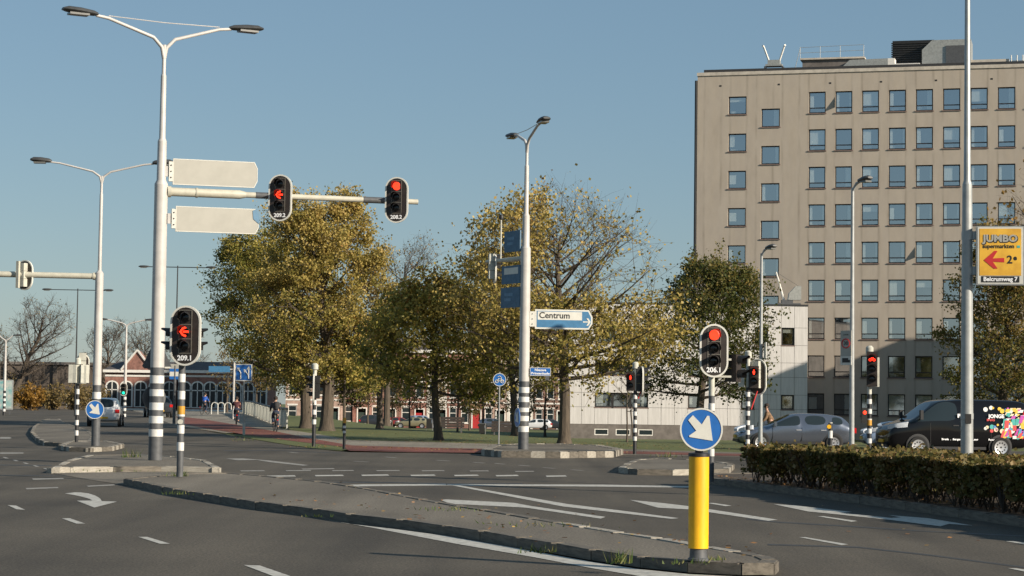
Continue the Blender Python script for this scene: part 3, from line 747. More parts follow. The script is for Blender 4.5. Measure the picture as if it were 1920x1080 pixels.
    w.add([(0, -25, -1.5), (0, 0, -1.5), (0, 0, 20.9), (0, -25, 20.9), (30, -25, -1.5), (30, 0, -1.5), (30, 0, 20.9), (30, -25, 20.9)], [(3, 2, 1, 0), (4, 5, 6, 7), (2, 6, 5, 1), (3, 7, 6, 2)])
    raw_build(w, 'wall', 'brick_brown', nb)
    w = MB()
    for h in hs: w.add([(h[0], -24.85, h[2]), (h[1], -24.85, h[2]), (h[1], -24.85, h[3]), (h[0], -24.85, h[3])], [(0, 1, 2, 3)])
    raw_build(w, 'glazing', 'car_glass', nb)
office()

def annex():
    rnd = random.Random(4); Y = 170.0
    X0, X1 = D(1066, 700, Y).x, D(1514, 700, Y).x; zg, top = -1.2, 9.7
    b = thing('annex_building', 'low white panel clad annex with strip windows beside the tall beige block', 'building', (X0, Y, 0))
    W = X1 - X0; n = 18; s = W / n
    zs = [.11, 1.47, 2.62, 4.02, 5.17, 6.57, 7.97, top]
    wcells = {}
    for c in (2, 3, 4, 5):
        for r in (1, 3, 5): wcells[(c, r)] = 1
    holes = [(2 * s, 6 * s, zs[r], zs[r + 1]) for r in (1, 3, 5)]
    for c, r in ((14, 5), (16, 5), (14, 3), (13, 1), (16, 1), (9, 3), (9, 1), (10, 5)):
        wcells[(c, r)] = 1; holes.append((c * s + .04, (c + 1) * s - .04, zs[r], zs[r + 1]))
    base = MB(); holed_wall(base, 0, W, .11, top, holes, .25)
    base.add([(0, 0, zg), (0, 18, zg), (0, 18, top), (0, 0, top), (W, 0, zg), (W, 18, zg), (W, 18, top), (W, 0, top)], [(3, 2, 1, 0), (4, 5, 6, 7), (2, 6, 5, 1), (3, 7, 6, 2)])
    raw_build(base, 'wall', 'plinth', b)
    for c in range(n):
        for r in range(7):
            if (c, r) in wcells: continue
            p = MB(); p.bx(c * s + .012, (c + 1) * s - .012, -.06 - rnd.random() * .006, -.002, zs[r] + .012, zs[r + 1] - .012); p.build('panel', 'panel_white', b, smooth=False)
    pl = MB(); ph = [(2 * s, 3 * s + .05, -.75, -.25), (3.6 * s, 4.7 * s, -.75, -.25), (5.3 * s, 6.4 * s, -.75, -.25)]
    holed_wall(pl, 0, W, zg, .108, ph, .2, y=-.03); raw_build(pl, 'plinth', 'plinth', b)
    for h in ph:
        f = MB(); t = .07
        f.bx(h[0], h[0] + t, -.02, .06, h[2], h[3]); f.bx(h[1] - t, h[1], -.02, .06, h[2], h[3]); f.bx(h[0] + t, h[1] - t, -.02, .06, h[3] - t, h[3]); f.bx(h[0] + t, h[1] - t, -.02, .06, h[2], h[2] + t)
        w = f.build('window', 'trim_white', b, smooth=False)
        p = MB(); p.add([(h[0] + t, .02, h[2] + t), (h[1] - t, .02, h[2] + t), (h[1] - t, .02, h[3] - t), (h[0] + t, .02, h[3] - t)], [(0, 1, 2, 3)]); raw_build(p, 'pane', 'car_glass', w)
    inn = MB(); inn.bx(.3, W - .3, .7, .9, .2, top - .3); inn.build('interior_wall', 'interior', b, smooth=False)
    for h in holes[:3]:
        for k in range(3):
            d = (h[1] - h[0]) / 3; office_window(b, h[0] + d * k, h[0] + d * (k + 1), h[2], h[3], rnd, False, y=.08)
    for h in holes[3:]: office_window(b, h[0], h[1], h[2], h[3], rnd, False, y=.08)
    e = MB(); e.bx(-.05, W + .02, -.1, 18, top, top + .14); e.build('roof_edge', 'roof_dark', b, smooth=False)
    c = thing('roof_crane', 'small grey hoist with raised slanted arm on white annex roof', 'hoist', (D(1478, 570, Y + 2).x, Y + 2, top + .14))
    q = MB(); q.box((0, 0, .12), (1.9, 1.0, .12)); q.box((-.1, 0, .3), (.9, .6, .3)); q.build('base', 'band_grey', c, smooth=False)
    q = MB(); q.prism([(-.05, .45), (1.0, .45), (1.0, 1.6), (.55, 1.55), (.05, 1.0)], -.35, .35); q.build('counterweight', 'plant_metal', c, smooth=False)
    q = MB(); q.tube([(-.35, 0, .4), (-.85, 0, 2.2), (-1.0, 0, 2.7)], [.09, .07, .06], 6); q.build('arm', 'trim_white', c)
    q = MB(); q.tube([(-1.0, 0, 2.7), (-1.12, 0, 2.6), (-1.14, 0, .5)], .02, 4); q.tube([(-1.0, 0, 2.7), (.8, 0, 1.6)], .018, 4); q.build('cable', 'band_grey', c)
annex()

def arch(x0, x1, z0, z1, n=6):
    r = (x1 - x0) / 2; zc = z1 - r * .8
    return [(x0, z0), (x1, z0)] + [((x0 + x1) / 2 + r * math.cos(math.pi * k / n), zc + r * .8 * math.sin(math.pi * k / n)) for k in range(n + 1)]
def house_window(par, x0, x1, z0, z1, y=.1, arched=False, bars=True):
    f = MB(); t = .1
    if arched:
        po = arch(x0 - .12, x1 + .12, z0, z1 + .12); pi = arch(x0 + .04, x1 - .04, z0 + .08, z1 - .02)
        n = len(po); f.add([(x, -.05, z) for x, z in po] + [(x, -.05, z) for x, z in pi] + [(x, .03, z) for x, z in po] + [(x, .03, z) for x, z in pi],
                           [(i, (i + 1) % n, (i + 1) % n + n, i + n) for i in range(n)] + [(i, i + 2 * n, (i + 1) % n + 2 * n, (i + 1) % n) for i in range(n)] + [(i + n, (i + 1) % n + n, (i + 1) % n + 3 * n, i + 3 * n) for i in range(n)])
        y = -.04
        f.bx((x0 + x1) / 2 - .05, (x0 + x1) / 2 + .05, y, y + .03, z0 + .08, z1); f.bx(x0, x1, y, y + .03, z0 + (z1 - z0) * .66, z0 + (z1 - z0) * .66 + .1)
        w = f.build('window', 'trim_white', par, smooth=False)
        p = MB(); p.add([(x, -.018, z) for x, z in pi], [tuple(range(len(pi)))]); raw_build(p, 'pane', 'villa_pane', w)
    else:
        f.bx(x0, x0 + t, y - .06, y + .06, z0, z1); f.bx(x1 - t, x1, y - .06, y + .06, z0, z1); f.bx(x0 + t, x1 - t, y - .06, y + .06, z0, z0 + t); f.bx(x0 + t, x1 - t, y - .06, y + .06, z1 - t, z1)
        if bars: f.bx(x0 + t, x1 - t, y - .05, y + .05, z0 + (z1 - z0) * .62, z0 + (z1 - z0) * .62 + .09)
        f.bx(x0 - .12, x1 + .12, -.1, 0.04, z0 - .14, z0 - .004); f.bx(x0 - .12, x1 + .12, -.05, 0.03, z1 + .004, z1 + .2)
        w = f.build('window', 'trim_white', par, smooth=False)
        p = MB(); p.add([(x0 + t, y, z0 + t), (x1 - t, y, z0 + t), (x1 - t, y, z1 - t), (x0 + t, y, z1 - t)], [(0, 1, 2, 3)]); raw_build(p, 'pane', 'car_glass', w)
    return w
def terrace(px0, px1, Y, storeys, wallm, label, ncol, door, hs=3.35, roofh=1.6, bands=True, group='terraced houses across the park'):
    x0, x1 = D(px0, 760, Y).x, D(px1, 760, Y).x; W = x1 - x0; zg = g((x0 + x1) / 2, Y) - .05; H = storeys * hs + .5
    h = thing('terraced_house', label, 'house', (x0 + .02, Y, zg), 0, group); W -= .04
    holes = []; cw = W / ncol; dcol = ncol - 1
    for s in range(storeys):
        for c in range(ncol):
            cx = cw * (c + .5); ww = min(1.25, cw * .62); z0 = s * hs + (.95 if s else .8)
            if s == 0 and c == dcol: holes.append((cx - .55, cx + .55, .02, 2.6, 'd'))
            else: holes.append((cx - ww / 2, cx + ww / 2, z0, z0 + (2.1 if s < 2 else 1.7), 'w'))
    mb = MB(); holed_wall(mb, 0, W, 0, H, [q[:4] for q in holes], .18)
    mb.add([(0, 0, 0), (0, 9, 0), (0, 9, H), (0, 0, H), (W, 0, 0), (W, 9, 0), (W, 9, H), (W, 0, H)], [(3, 2, 1, 0), (4, 5, 6, 7), (2, 6, 5, 1)])
    raw_build(mb, 'wall', wallm, h)
    for q in holes:
        if q[4] == 'w': house_window(h, *q[:4])
        else:
            d = MB(); d.bx(q[0] + .02, q[1] - .02, .08, .14, q[2], q[3] - .5); d.build('door', door, h, smooth=False)
            d = MB(); d.bx(q[0] - .16, q[0], -.08, .02, 0, q[3] + .16); d.bx(q[1], q[1] + .16, -.08, .02, 0, q[3] + .16); d.bx(q[0], q[1], -.08, .02, q[3], q[3] + .16); d.build('door_surround', 'trim_white', h, smooth=False)
    c = MB(); c.bx(-.01, W + .01, -.35, .1, H, H + .42); c.build('cornice', 'trim_white', h, smooth=False)
    if bands:
        for s in range(1, storeys):
            c = MB(); c.bx(0, W, -.05, -.002, s * hs + .2, s * hs + .42); c.build('stone_band', 'trim_white', h, smooth=False)
    r = MB(); r.prism([(0, 0), (W, 0), (W - .1, roofh), (.1, roofh)], .3, 8.5); ro = r.build('roof', 'roof_tile', h, loc=(0, 0, H + .38), smooth=False)
    ch = MB(); ch.bx(W * .75, W * .75 + .7, 4, 4.7, roofh, roofh + 1.1); ch.build('chimney', 'brick_brown', ro, smooth=False)
    if ncol >= 3:
        dm = MB(); dm.bx(W * .38, W * .62, -.1, 1.5, .1, 1.5); dm.prism([(W * .34, 1.5), (W * .66, 1.5), (W * .5, 2.2)], -.2, 1.6); dm.build('dormer', 'trim_white', ro, smooth=False)
    return h
Yh = 300
terrace(640, 692, Yh - 6, 2, 'brick_red', 'brick house with tall pale arched doorway left of the park houses', 2, 'door_dark')
terrace(692, 748, Yh, 3, 'brick_brown', 'brown brick terraced house with white cornice behind the slim trunk', 2, 'door_dark')
terrace(748, 800, Yh, 3, 'brick_red', 'red brick terraced house left of the white rendered one', 2, 'door_red')
terrace(800, 838, Yh, 3, 'render_white', 'narrow white rendered house behind the leaning trunk', 2, 'door_dark', bands=False)
terrace(838, 905, Yh, 3, 'brick_red', 'red brick terraced house with red door behind long park bench', 3, 'door_red')
terrace(905, 950, Yh, 3, 'brick_pale', 'pale pinkish brick terraced house behind the round cycle sign', 2, 'door_dark')
terrace(950, 1000, Yh, 3, 'render_white', 'white house with dark roof just behind striped sign mast', 2, 'door_dark', roofh=3.0)
terrace(1000, 1064, Yh, 3, 'brick_brown', 'brown brick house with white bands beside the white annex', 3, 'door_dark', roofh=3.0)
terrace(535, 640, Yh - 14, 2, 'brick_pale', 'pale brick house behind the thick golden tree trunks', 4, 'door_dark')

def villa(px0, px1, Y, label, gable, nwin):
    x0, x1 = D(px0, 760, Y).x, D(px1, 760, Y).x; W = x1 - x0; zg = -.35; H = 4.9
    h = thing('brick_villa', label, 'house', (x0, Y, zg))
    mb = MB(); mb.add([(0, 0, 0), (W, 0, 0), (W, 0, H), (0, 0, H), (0, 9, 0), (W, 9, 0), (W, 9, H), (0, 9, H)], [(0, 1, 2, 3), (4, 0, 3, 7), (1, 5, 6, 2), (5, 4, 7, 6)])
    raw_build(mb, 'wall', 'brick_red', h)
    cw = W / nwin
    for c in range(nwin): house_window(h, cw * (c + .5) - .6, cw * (c + .5) + .6, 1.1, 3.9, arched=True)
    for z, t in ((.75, .2), (2.85, .14), (4.45, .22)):
        b = MB(); xs = 0
        for c in range(nwin):
            b.bx(xs, cw * (c + .5) - .78, -.05, -.003, z, z + t) if z == 2.85 else None
            xs = cw * (c + .5) + .78
        if z != 2.85: b.bx(0, W, -.06, -.003, z, z + t)
        else: b.bx(xs, W, -.05, -.003, z, z + t)
        b.build('stone_band', 'trim_white', h, smooth=False)
    c = MB(); c.bx(-.2, W + .2, -.4, .1, H, H + .3); c.build('cornice', 'trim_white', h, smooth=False)
    r = MB(); r.add([(-.2, -.35, H + .3), (W + .2, -.35, H + .3), (W + .2, 9, H + .3), (-.2, 9, H + .3), (.8, 4, H + 1.3), (W - .8, 4, H + 1.3)], [(0, 1, 5, 4), (1, 2, 5), (2, 3, 4, 5), (3, 0, 4)])
    ro = r.build('roof', 'roof_tile', h, smooth=False)
    if gable:
        gm = MB(); gx = W * .45; gm.prism([(gx - 1.6, H + .3), (gx + 1.6, H + .3), (gx, H + 2.4)], -.3, 2.2); gm.build('gable', 'brick_red', ro, smooth=False)
        for s in (-1, 1):
            v = MB(); v.tube([(gx + s * 1.75, -.4, H + .3), (gx, -.4, H + 2.5)], .12, 4); v.build('verge_board', 'trim_white', ro)
villa(196, 330, 236, 'red brick villa with white gable boards left of the striped mast', True, 5)
villa(334, 500, 232, 'red brick building with arched white windows behind the blue cyclist', False, 7)
v = thing('railway_viaduct', 'long brown brick embankment wall behind the bare leaning tree', 'wall', (D(90, 740, 262).x, 262, -.5))
q = MB(); q.bx(-24, 12, 0, 5, 0, 6.2); q.build('wall', 'wall_brown', v, smooth=False)
q = MB(); q.bx(-24, 12, -.25, 5.2, 6.2, 6.55); q.build('coping', 'plinth', v, smooth=False)
for k in range(12):
    q = MB(); q.bx(-23.4 + k * 3, -22.9 + k * 3, -.3, -.002, 0, 6.1); q.build('pier', 'wall_brown', v, smooth=False)
q = MB(); q.bx(-24, 11, -1.2, -1.1, 2.6, 2.75); q.bx(-24, 11, -1.2, -1.1, 2.1, 2.2)
for k in range(14): q.bx(-23.5 + k * 2.6, -23.4 + k * 2.6, -1.18, -1.12, 0, 2.7)
q.build('guard_rail', 'plant_metal', v, smooth=False)
# ================================================================ trees and hedge
GT = 'trees in the park'
p = G(612, 808)
make_tree('large golden tree with thick trunk beside the striped pole, tallest of the park', p, Z(612, 330, p.y) - p.z, .36,
          [(0, 3.2), (.2, 4.3), (.45, 4.2), (.7, 3.3), (.88, 2.2), (1, .6)], 2.5, 'leaf_gold', 62000, .13, 21, n1=30, n2=9, n3=4, off=(-.5, 0), tone0=.5, group=GT, rise=.4)
p2 = S(573, 128)
make_tree('broad golden green tree left of the tallest one, overhanging the cyclists', p2, Z(480, 415, p2.y) - p2.z, .33,
          [(0, 4.0), (.2, 4.9), (.5, 4.8), (.75, 3.6), (1, .8)], 2.3, 'leaf_yellowgreen', 56000, .13, 22, n1=26, n2=9, n3=4, off=(-2.3, 0), tone0=.42, group=GT, rise=.35)
p = G(1058, 832)
make_tree('wide rounded tree with half bare upper twigs behind the blue arrow sign', p, Z(1040, 345, p.y) - p.z, .24,
          [(0, 4.2), (.2, 5.4), (.45, 5.2), (.7, 4.1), (.88, 2.5), (1, .5)], 3.2, 'leaf_gold', 23000, .135, 23, droop=.2, n1=34, n2=10, n3=5, off=(-.3, 0), tone0=.55, group=GT, rise=.5,
          density=lambda t, x, y: (1.5 if t < .4 else (.9 if x < -.15 else .12)) * (1 if t < .85 else .5))
p = G(822, 826)
make_tree('medium yellow green tree with dark leaning trunk before the benches', p, Z(815, 515, p.y) - p.z, .19,
          [(0, 2.6), (.3, 3.3), (.6, 2.4), (1, .4)], 2.5, 'leaf_yellowgreen', 18000, .15, 24, n1=22, n2=7, n3=4, off=(-.1, 0), lean=(-.05, 0), tone0=.62, group=GT)
p = S(966, 125)
make_tree('golden tree whose trunk stands just left of the striped sign mast', p, Z(930, 440, p.y) - p.z, .22,
          [(0, 2.6), (.3, 3.4), (.6, 2.7), (1, .5)], 3.0, 'leaf_gold', 14000, .15, 25, droop=.4, n1=22, n2=7, n3=4, off=(-1.2, 0), tone0=.5, group=GT)
p = S(1310, 116)
make_tree('dark green and bronze tree behind the red traffic light before the annex', p, Z(1320, 452, p.y) - p.z, .24,
          [(0, 3.8), (.25, 4.5), (.5, 3.7), (.75, 2.1), (1, .5)], 2.9, 'leaf_olive', 24000, .15, 26, droop=.3, n1=28, n2=8, n3=4, off=(.9, 0), tone0=.46, group=GT, rise=.3)
p = S(712, 131)
make_tree('slim tree with tall straight grey trunk and sparse brown leaves', p, Z(712, 520, p.y) - p.z, .20,
          [(0, .9), (.4, 1.6), (1, .3)], 4.6, 'leaf_brown', 2600, .16, 27, n1=14, n2=6, n3=4, bark='bark_pale', group=GT, fork=.9)
p = S(645, 118)
make_tree('young tree with bright yellow leaves low on its thin trunk', p, Z(650, 560, p.y) - p.z, .09,
          [(0, .9), (.4, 1.4), (1, .3)], 3.4, 'leaf_yellowgreen', 2600, .19, 28, n1=12, n2=5, n3=3, tone0=.68, group=GT)
p = S(725, 165)
make_tree('bare dark tree rising behind the golden crown under the second red light', p, Z(748, 415, p.y) - p.z, .26,
          [(0, 2.0), (.4, 3.6), (.8, 2.8), (1, 1.2)], 4.5, 'leaf_brown', 900, .15, 29, n1=20, n2=9, n3=7, minr=.02, off=(1.2, 0), group=GT, rise=.5)
p = S(1880, 118)
make_tree('large bronze and olive tree at the right edge behind black van', p, Z(1860, 400, p.y) - p.z, .28,
          [(0, 3.0), (.3, 4.0), (.6, 3.3), (.85, 2.0), (1, .5)], 2.2, 'leaf_olive', 28000, .15, 30, n1=28, n2=8, n3=4, off=(.2, 0), tone0=.72, group=GT, rise=.3)
p = S(1992, 104)
make_tree('nearly bare tree reaching in from the right edge above yellow advertising box', p, Z(1930, 235, p.y) - p.z, .25,
          [(0, 2.0), (.4, 3.4), (.75, 3.2), (1, 1.0)], 5.5, 'leaf_orange', 500, .2, 31, n1=16, n2=7, n3=5, tone0=.1, group=GT, rise=.5)
GB = 'thin trees before the terraced houses'
for px, Y, top, seed, nl, lab in ((690, 205, 690, 40, 900, 'thin brown leaved tree leaning behind the slim grey trunk'), (858, 215, 660, 41, 1500, 'thin tree left of the long dark bench'),
                                  (905, 190, 640, 42, 1500, 'dark slender tree rising between bench and round cycle sign'), (768, 225, 675, 43, 1300, 'small green brown tree before the red brick house'),
                                  (660, 230, 690, 47, 3000, 'bushy brown tree behind the short striped post'), (735, 245, 672, 48, 2600, 'brown tree before the maroon parked car'), (815, 240, 668, 49, 2400, 'rusty tree before the white rendered house'), (880, 250, 670, 141, 2600, 'brown tree before the red door'), (985, 230, 668, 142, 2200, 'brown tree right behind the striped sign mast'), (425, 212, 640, 143, 700, 'thin twiggy tree left of the blue lane sign'), (480, 205, 650, 144, 1500, 'small brown tree behind the bridge railing'),
                                  (1022, 180, 665, 44, 700, 'small forked tree between sign mast and white annex'), (935, 235, 665, 45, 1300, 'spindly brown tree behind the round cycle sign')):
    p = S(px, Y)
    make_tree(lab, p, Z(px, top, Y) - p.z, .11, [(0, 1.0), (.4, 1.9), (1, .4)], 2.6, 'leaf_brown', nl, .2, seed, n1=12, n2=5, n3=4, group=GB, jitter=.3)
p = S(1176, 112)
sap = make_tree('bare staked sapling in front of white annex windows', p, 4.6, .05, [(0, .5), (.5, 1.0), (1, .4)], 1.9, 'leaf_brown', 40, .12, 46, n1=10, n2=4, n3=3)
q = MB(); q.tube([(.35, .1, 0), (.18, .05, 1.7)], .04, 6); q.build('stake', 'bark', sap)
GL = 'bare winter trees on the left skyline'
for px, Y, top, prof, seed, ln, off, r, lab in (
        (28, 238, 545, [(0, 3.0), (.4, 4.2), (.75, 3.6), (1, 1.4)], 50, (.10, 0), (2.0, 0), .42, 'big bare tree with leaning forked trunk at the left edge'),
        (-30, 250, 590, [(0, 2.0), (.5, 3.5), (1, 1.2)], 51, (0, 0), (0, 0), .3, 'bare tree cut off by the left edge of the picture'),
        (200, 255, 592, [(0, 2.0), (.5, 3.6), (1, 1.4)], 52, (0, 0), (0, 0), .28, 'bare tree behind the white mast with round arrow sign'),
        (268, 262, 598, [(0, 2.0), (.5, 3.4), (1, 1.3)], 53, (0, 0), (0, 0), .26, 'bare tree behind the slim double armed lamp'),
        (345, 265, 600, [(0, 2.0), (.5, 3.2), (1, 1.3)], 54, (0, 0), (0, 0), .26, 'bare brownish tree just behind the left turn signal')):
    p = S(px, Y); p.z = g(p.x, Y)
    make_tree(lab, p, Z(px, top, Y) - p.z, r, prof, 3.2, 'leaf_brown', 350, .16, seed, n1=20, n2=10, n3=9, minr=.03, lean=ln, off=off, group=GL, rise=.55, fork=.7)
for px, Y, dims, lm, n, seed, lab in ((56, 205, (3.2, 2.5, 2.7), 'leaf_orange', 2600, 60, 'orange yellow autumn bush below the bare leaning tree'), (98, 214, (3.4, 3, 2.8), 'leaf_brown', 1900, 61, 'brown scrubby bush right of the orange one'),
                                      (138, 222, (4, 3, 3.0), 'leaf_brown', 1900, 62, 'brown scrubby bush behind the back of the small signals'), (10, 222, (4, 3, 3.4), 'leaf_brown', 1900, 63, 'dull brown bush behind the pale billboard'),
                                      (170, 232, (4.5, 3, 3.2), 'leaf_brown', 1900, 64, 'brown bush behind the white car')):
    make_bush(lab, S(px, Y), dims, lm, n, .2, seed, 'bushes below the embankment')

def hedge():
    rng = np.random.default_rng(9); rnd = random.Random(9)
    root = thing('hedge', 'clipped low autumn hedge filling the median in front of black van', 'hedge', (0, 0, .12))
    fx = lambda y: float(np.interp(y, [p[1] for p in HF][::-1], [p[0] for p in HF][::-1])); bxx = lambda y: float(np.interp(y, [p[1] for p in HB[:6]], [p[0] for p in HB[:6]]))
    st = MB(); tips = []
    for k in range(420):
        y = rnd.uniform(17, 42.6); a, b = fx(y) + .35, bxx(y) - .3
        u = rnd.random() ** 1.6; x = a + (b - a) * u
        base = Vector((x, y, 0)); r = rnd.uniform(.008, .018)
        for j in range(rnd.randint(3, 5)):
            e = base + Vector((rnd.gauss(0, .16), rnd.gauss(0, .16), rnd.uniform(.5, .66)))
            m = base * .6 + e * .4 + Vector((rnd.gauss(0, .04), rnd.gauss(0, .04), 0)); m.z = rnd.uniform(.15, .3)
            st.tube([base, m, e], [r, r * .8, r * .35], 4, caps=False)
    st.build('stems', 'twig', root)
    N = 90000
    y = rng.uniform(16.6, 43.0, N); A = np.array([fx(t) for t in y]) + .12; B = np.array([bxx(t) for t in y]) - .1
    u = np.where(rng.random(N) < .5, np.abs(rng.normal(0, .1, N)), rng.random(N)); u = np.clip(u, 0, 1)
    x = A + (B - A) * u + .09 * np.sin(y * 2.1) + .07 * np.sin(y * 5.3 + 1)
    topz = .70 + .025 * np.sin(y * 1.7 + x * 2) + .02 * np.sin(y * 4.1)
    lowz = .26 + .08 * np.sin(y * 3.3) + .06 * np.sin(y * 7.1 + 2)
    r = rng.random(N); z = np.where(r < .45, topz - np.abs(rng.normal(0, .045, N)), lowz + (topz - lowz) * rng.random(N))
    z += np.where(rng.random(N) < .05, rng.random(N) * .12, 0)
    endf = np.clip((y - 42.2) / .8, 0, 1); z -= endf * .1 * rng.random(N)
    tone = .56 + .3 * rng.normal(size=N) * .55 + .16 * np.sin(y * 2.3 + x * 3) * np.sin(x * 5)
    link('foliage', leaves_mesh('foliage', np.stack([x, y, z], 1), .08, tone, 'leaf_hedge', rng), root)
hedge()

# ================================================================ masts, signals, signs
def ring_r(r0, r1, h, z): return r0 + (r1 - r0) * z / h
def striped(root, h, r, bands, base='band_grey', top='mast_white', white='band_white'):
    """bands: list of (z0, z1) of the pale rings; below the last ring the pole is dark"""
    zt = bands[-1][1] + (bands[-1][1] - bands[-1][0])
    q = MB(); q.tube([(0, 0, 0), (0, 0, zt)], r, 14); q.build('pole_foot', base, root)
    if h > zt: q = MB(); q.tube([(0, 0, zt), (0, 0, h)], [r, r * .96], 14); q.build('pole', top, root)
    for a, b in bands:
        q = MB(); q.lathe([(r, a), (r + .005, a + .004), (r + .005, b - .004), (r, b)], 14); q.build('pale_band', white, root)
def bandset(z0, z1, n):
    d = (z1 - z0) / (2 * n); return [(z0 + 2 * k * d, z0 + (2 * k + 1) * d) for k in range(n)]
def lamp_head(root, p, d, L=.85, w=.32, h=.17, name='lamp_head'):
    d = Vector(d).normalized(); s = Vector((-d.y, d.x, 0)).normalized(); u = d.cross(s) * -1
    u = Vector((0, 0, 1)) if abs(u.z) < .2 else (u if u.z > 0 else -u)
    q = MB(); vs = []; fs = []
    prof = [(0, .35, .45), (.12, .75, .8), (.5, 1, 1), (.85, .95, .9), (1, .6, .4)]
    for t, a, b in prof:
        c = Vector(p) + d * L * t
        for k in range(10):
            an = 2 * math.pi * k / 10; zz = math.sin(an) * h / 2 * b
            if zz < 0: zz *= .55
            vs.append(c + s * math.cos(an) * w / 2 * a + u * (zz + h * .1))
    for i in range(4):
        for k in range(10): a, b = i * 10 + k, i * 10 + (k + 1) % 10; fs.append((a, b, b + 10, a + 10))
    fs += [tuple(range(9, -1, -1)), tuple(range(40, 50))]
    q.add(vs, fs); o = q.build(name, 'lamp_head', root)
    gq = MB(); c = Vector(p) + d * L * .55 - u * (h * .22); gq.box(c, (L * .55, w * .7, .05), 0, math.atan2(d.y, d.x)); gq.build('lamp_glass', 'lamp_glass', o)
    return o
def double_lamp(root, z, yaw, reach=1.75, rise=.66, r=.045, wire=True, material='mast_white', L=.88, w=.32, h=.17):
    for s in (-1, 1):
        d = Vector((math.cos(yaw), math.sin(yaw), 0)) * s
        P = [Vector((0, 0, z - .1)) + d * .0, Vector((0, 0, z + rise * .22)) + d * .06, Vector((0, 0, z + rise * .5)) + d * .28, Vector((0, 0, z + rise * .95)) + d * reach * .82, Vector((0, 0, z + rise)) + d * reach]
        q = MB(); q.tube(P, [r * 1.2, r * 1.1, r, r * .9, r * .85], 10); q.build('lamp_arm', material, root)
        lamp_head(root, P[-1] - d * .04, d + Vector((0, 0, .06)), L, w, h)
    if wire:
        d = Vector((math.cos(yaw), math.sin(yaw), 0)) * reach * .82; zz = z + rise * .95 + .06
        q = MB(); q.tube([Vector((0, 0, zz)) - d, Vector((0, 0, zz - .03)), Vector((0, 0, zz)) + d], .012, 5); q.build('tie_wire', 'mast_white', root)
def stadium(w, h, n=10):
    r = w / 2; c = h / 2 - r
    return [(r * math.cos(math.pi * k / n), c + r * math.sin(math.pi * k / n)) for k in range(n + 1)] + [(-r * math.cos(math.pi * k / n), -c - r * math.sin(math.pi * k / n)) for k in range(n + 1)]
ARROW_L = [(-.085, 0), (-.01, .085), (.03, .055), (.005, .022), (.085, .022), (.085, -.022), (.005, -.022), (.03, -.055), (-.01, -.085)]
def visor(par, x, z, r=.115, L=.2, y=-.06, drop=0):
    q = MB(); n = 10; vs = []
    for t in (0, 1):
        for k in range(n + 1):
            a = R(-25) + R(230) * k / n; rr = r * (1 + .05 * t)
            vs.append((x + rr * math.cos(a), y - L * t * (1 if 2 < k < n - 2 else .55), z + rr * math.sin(a) - drop * t))
    q.add(vs, [(k, k + 1, k + n + 2, k + n + 1) for k in range(n)]); o = q.build('visor', 'signal_black', par); return o
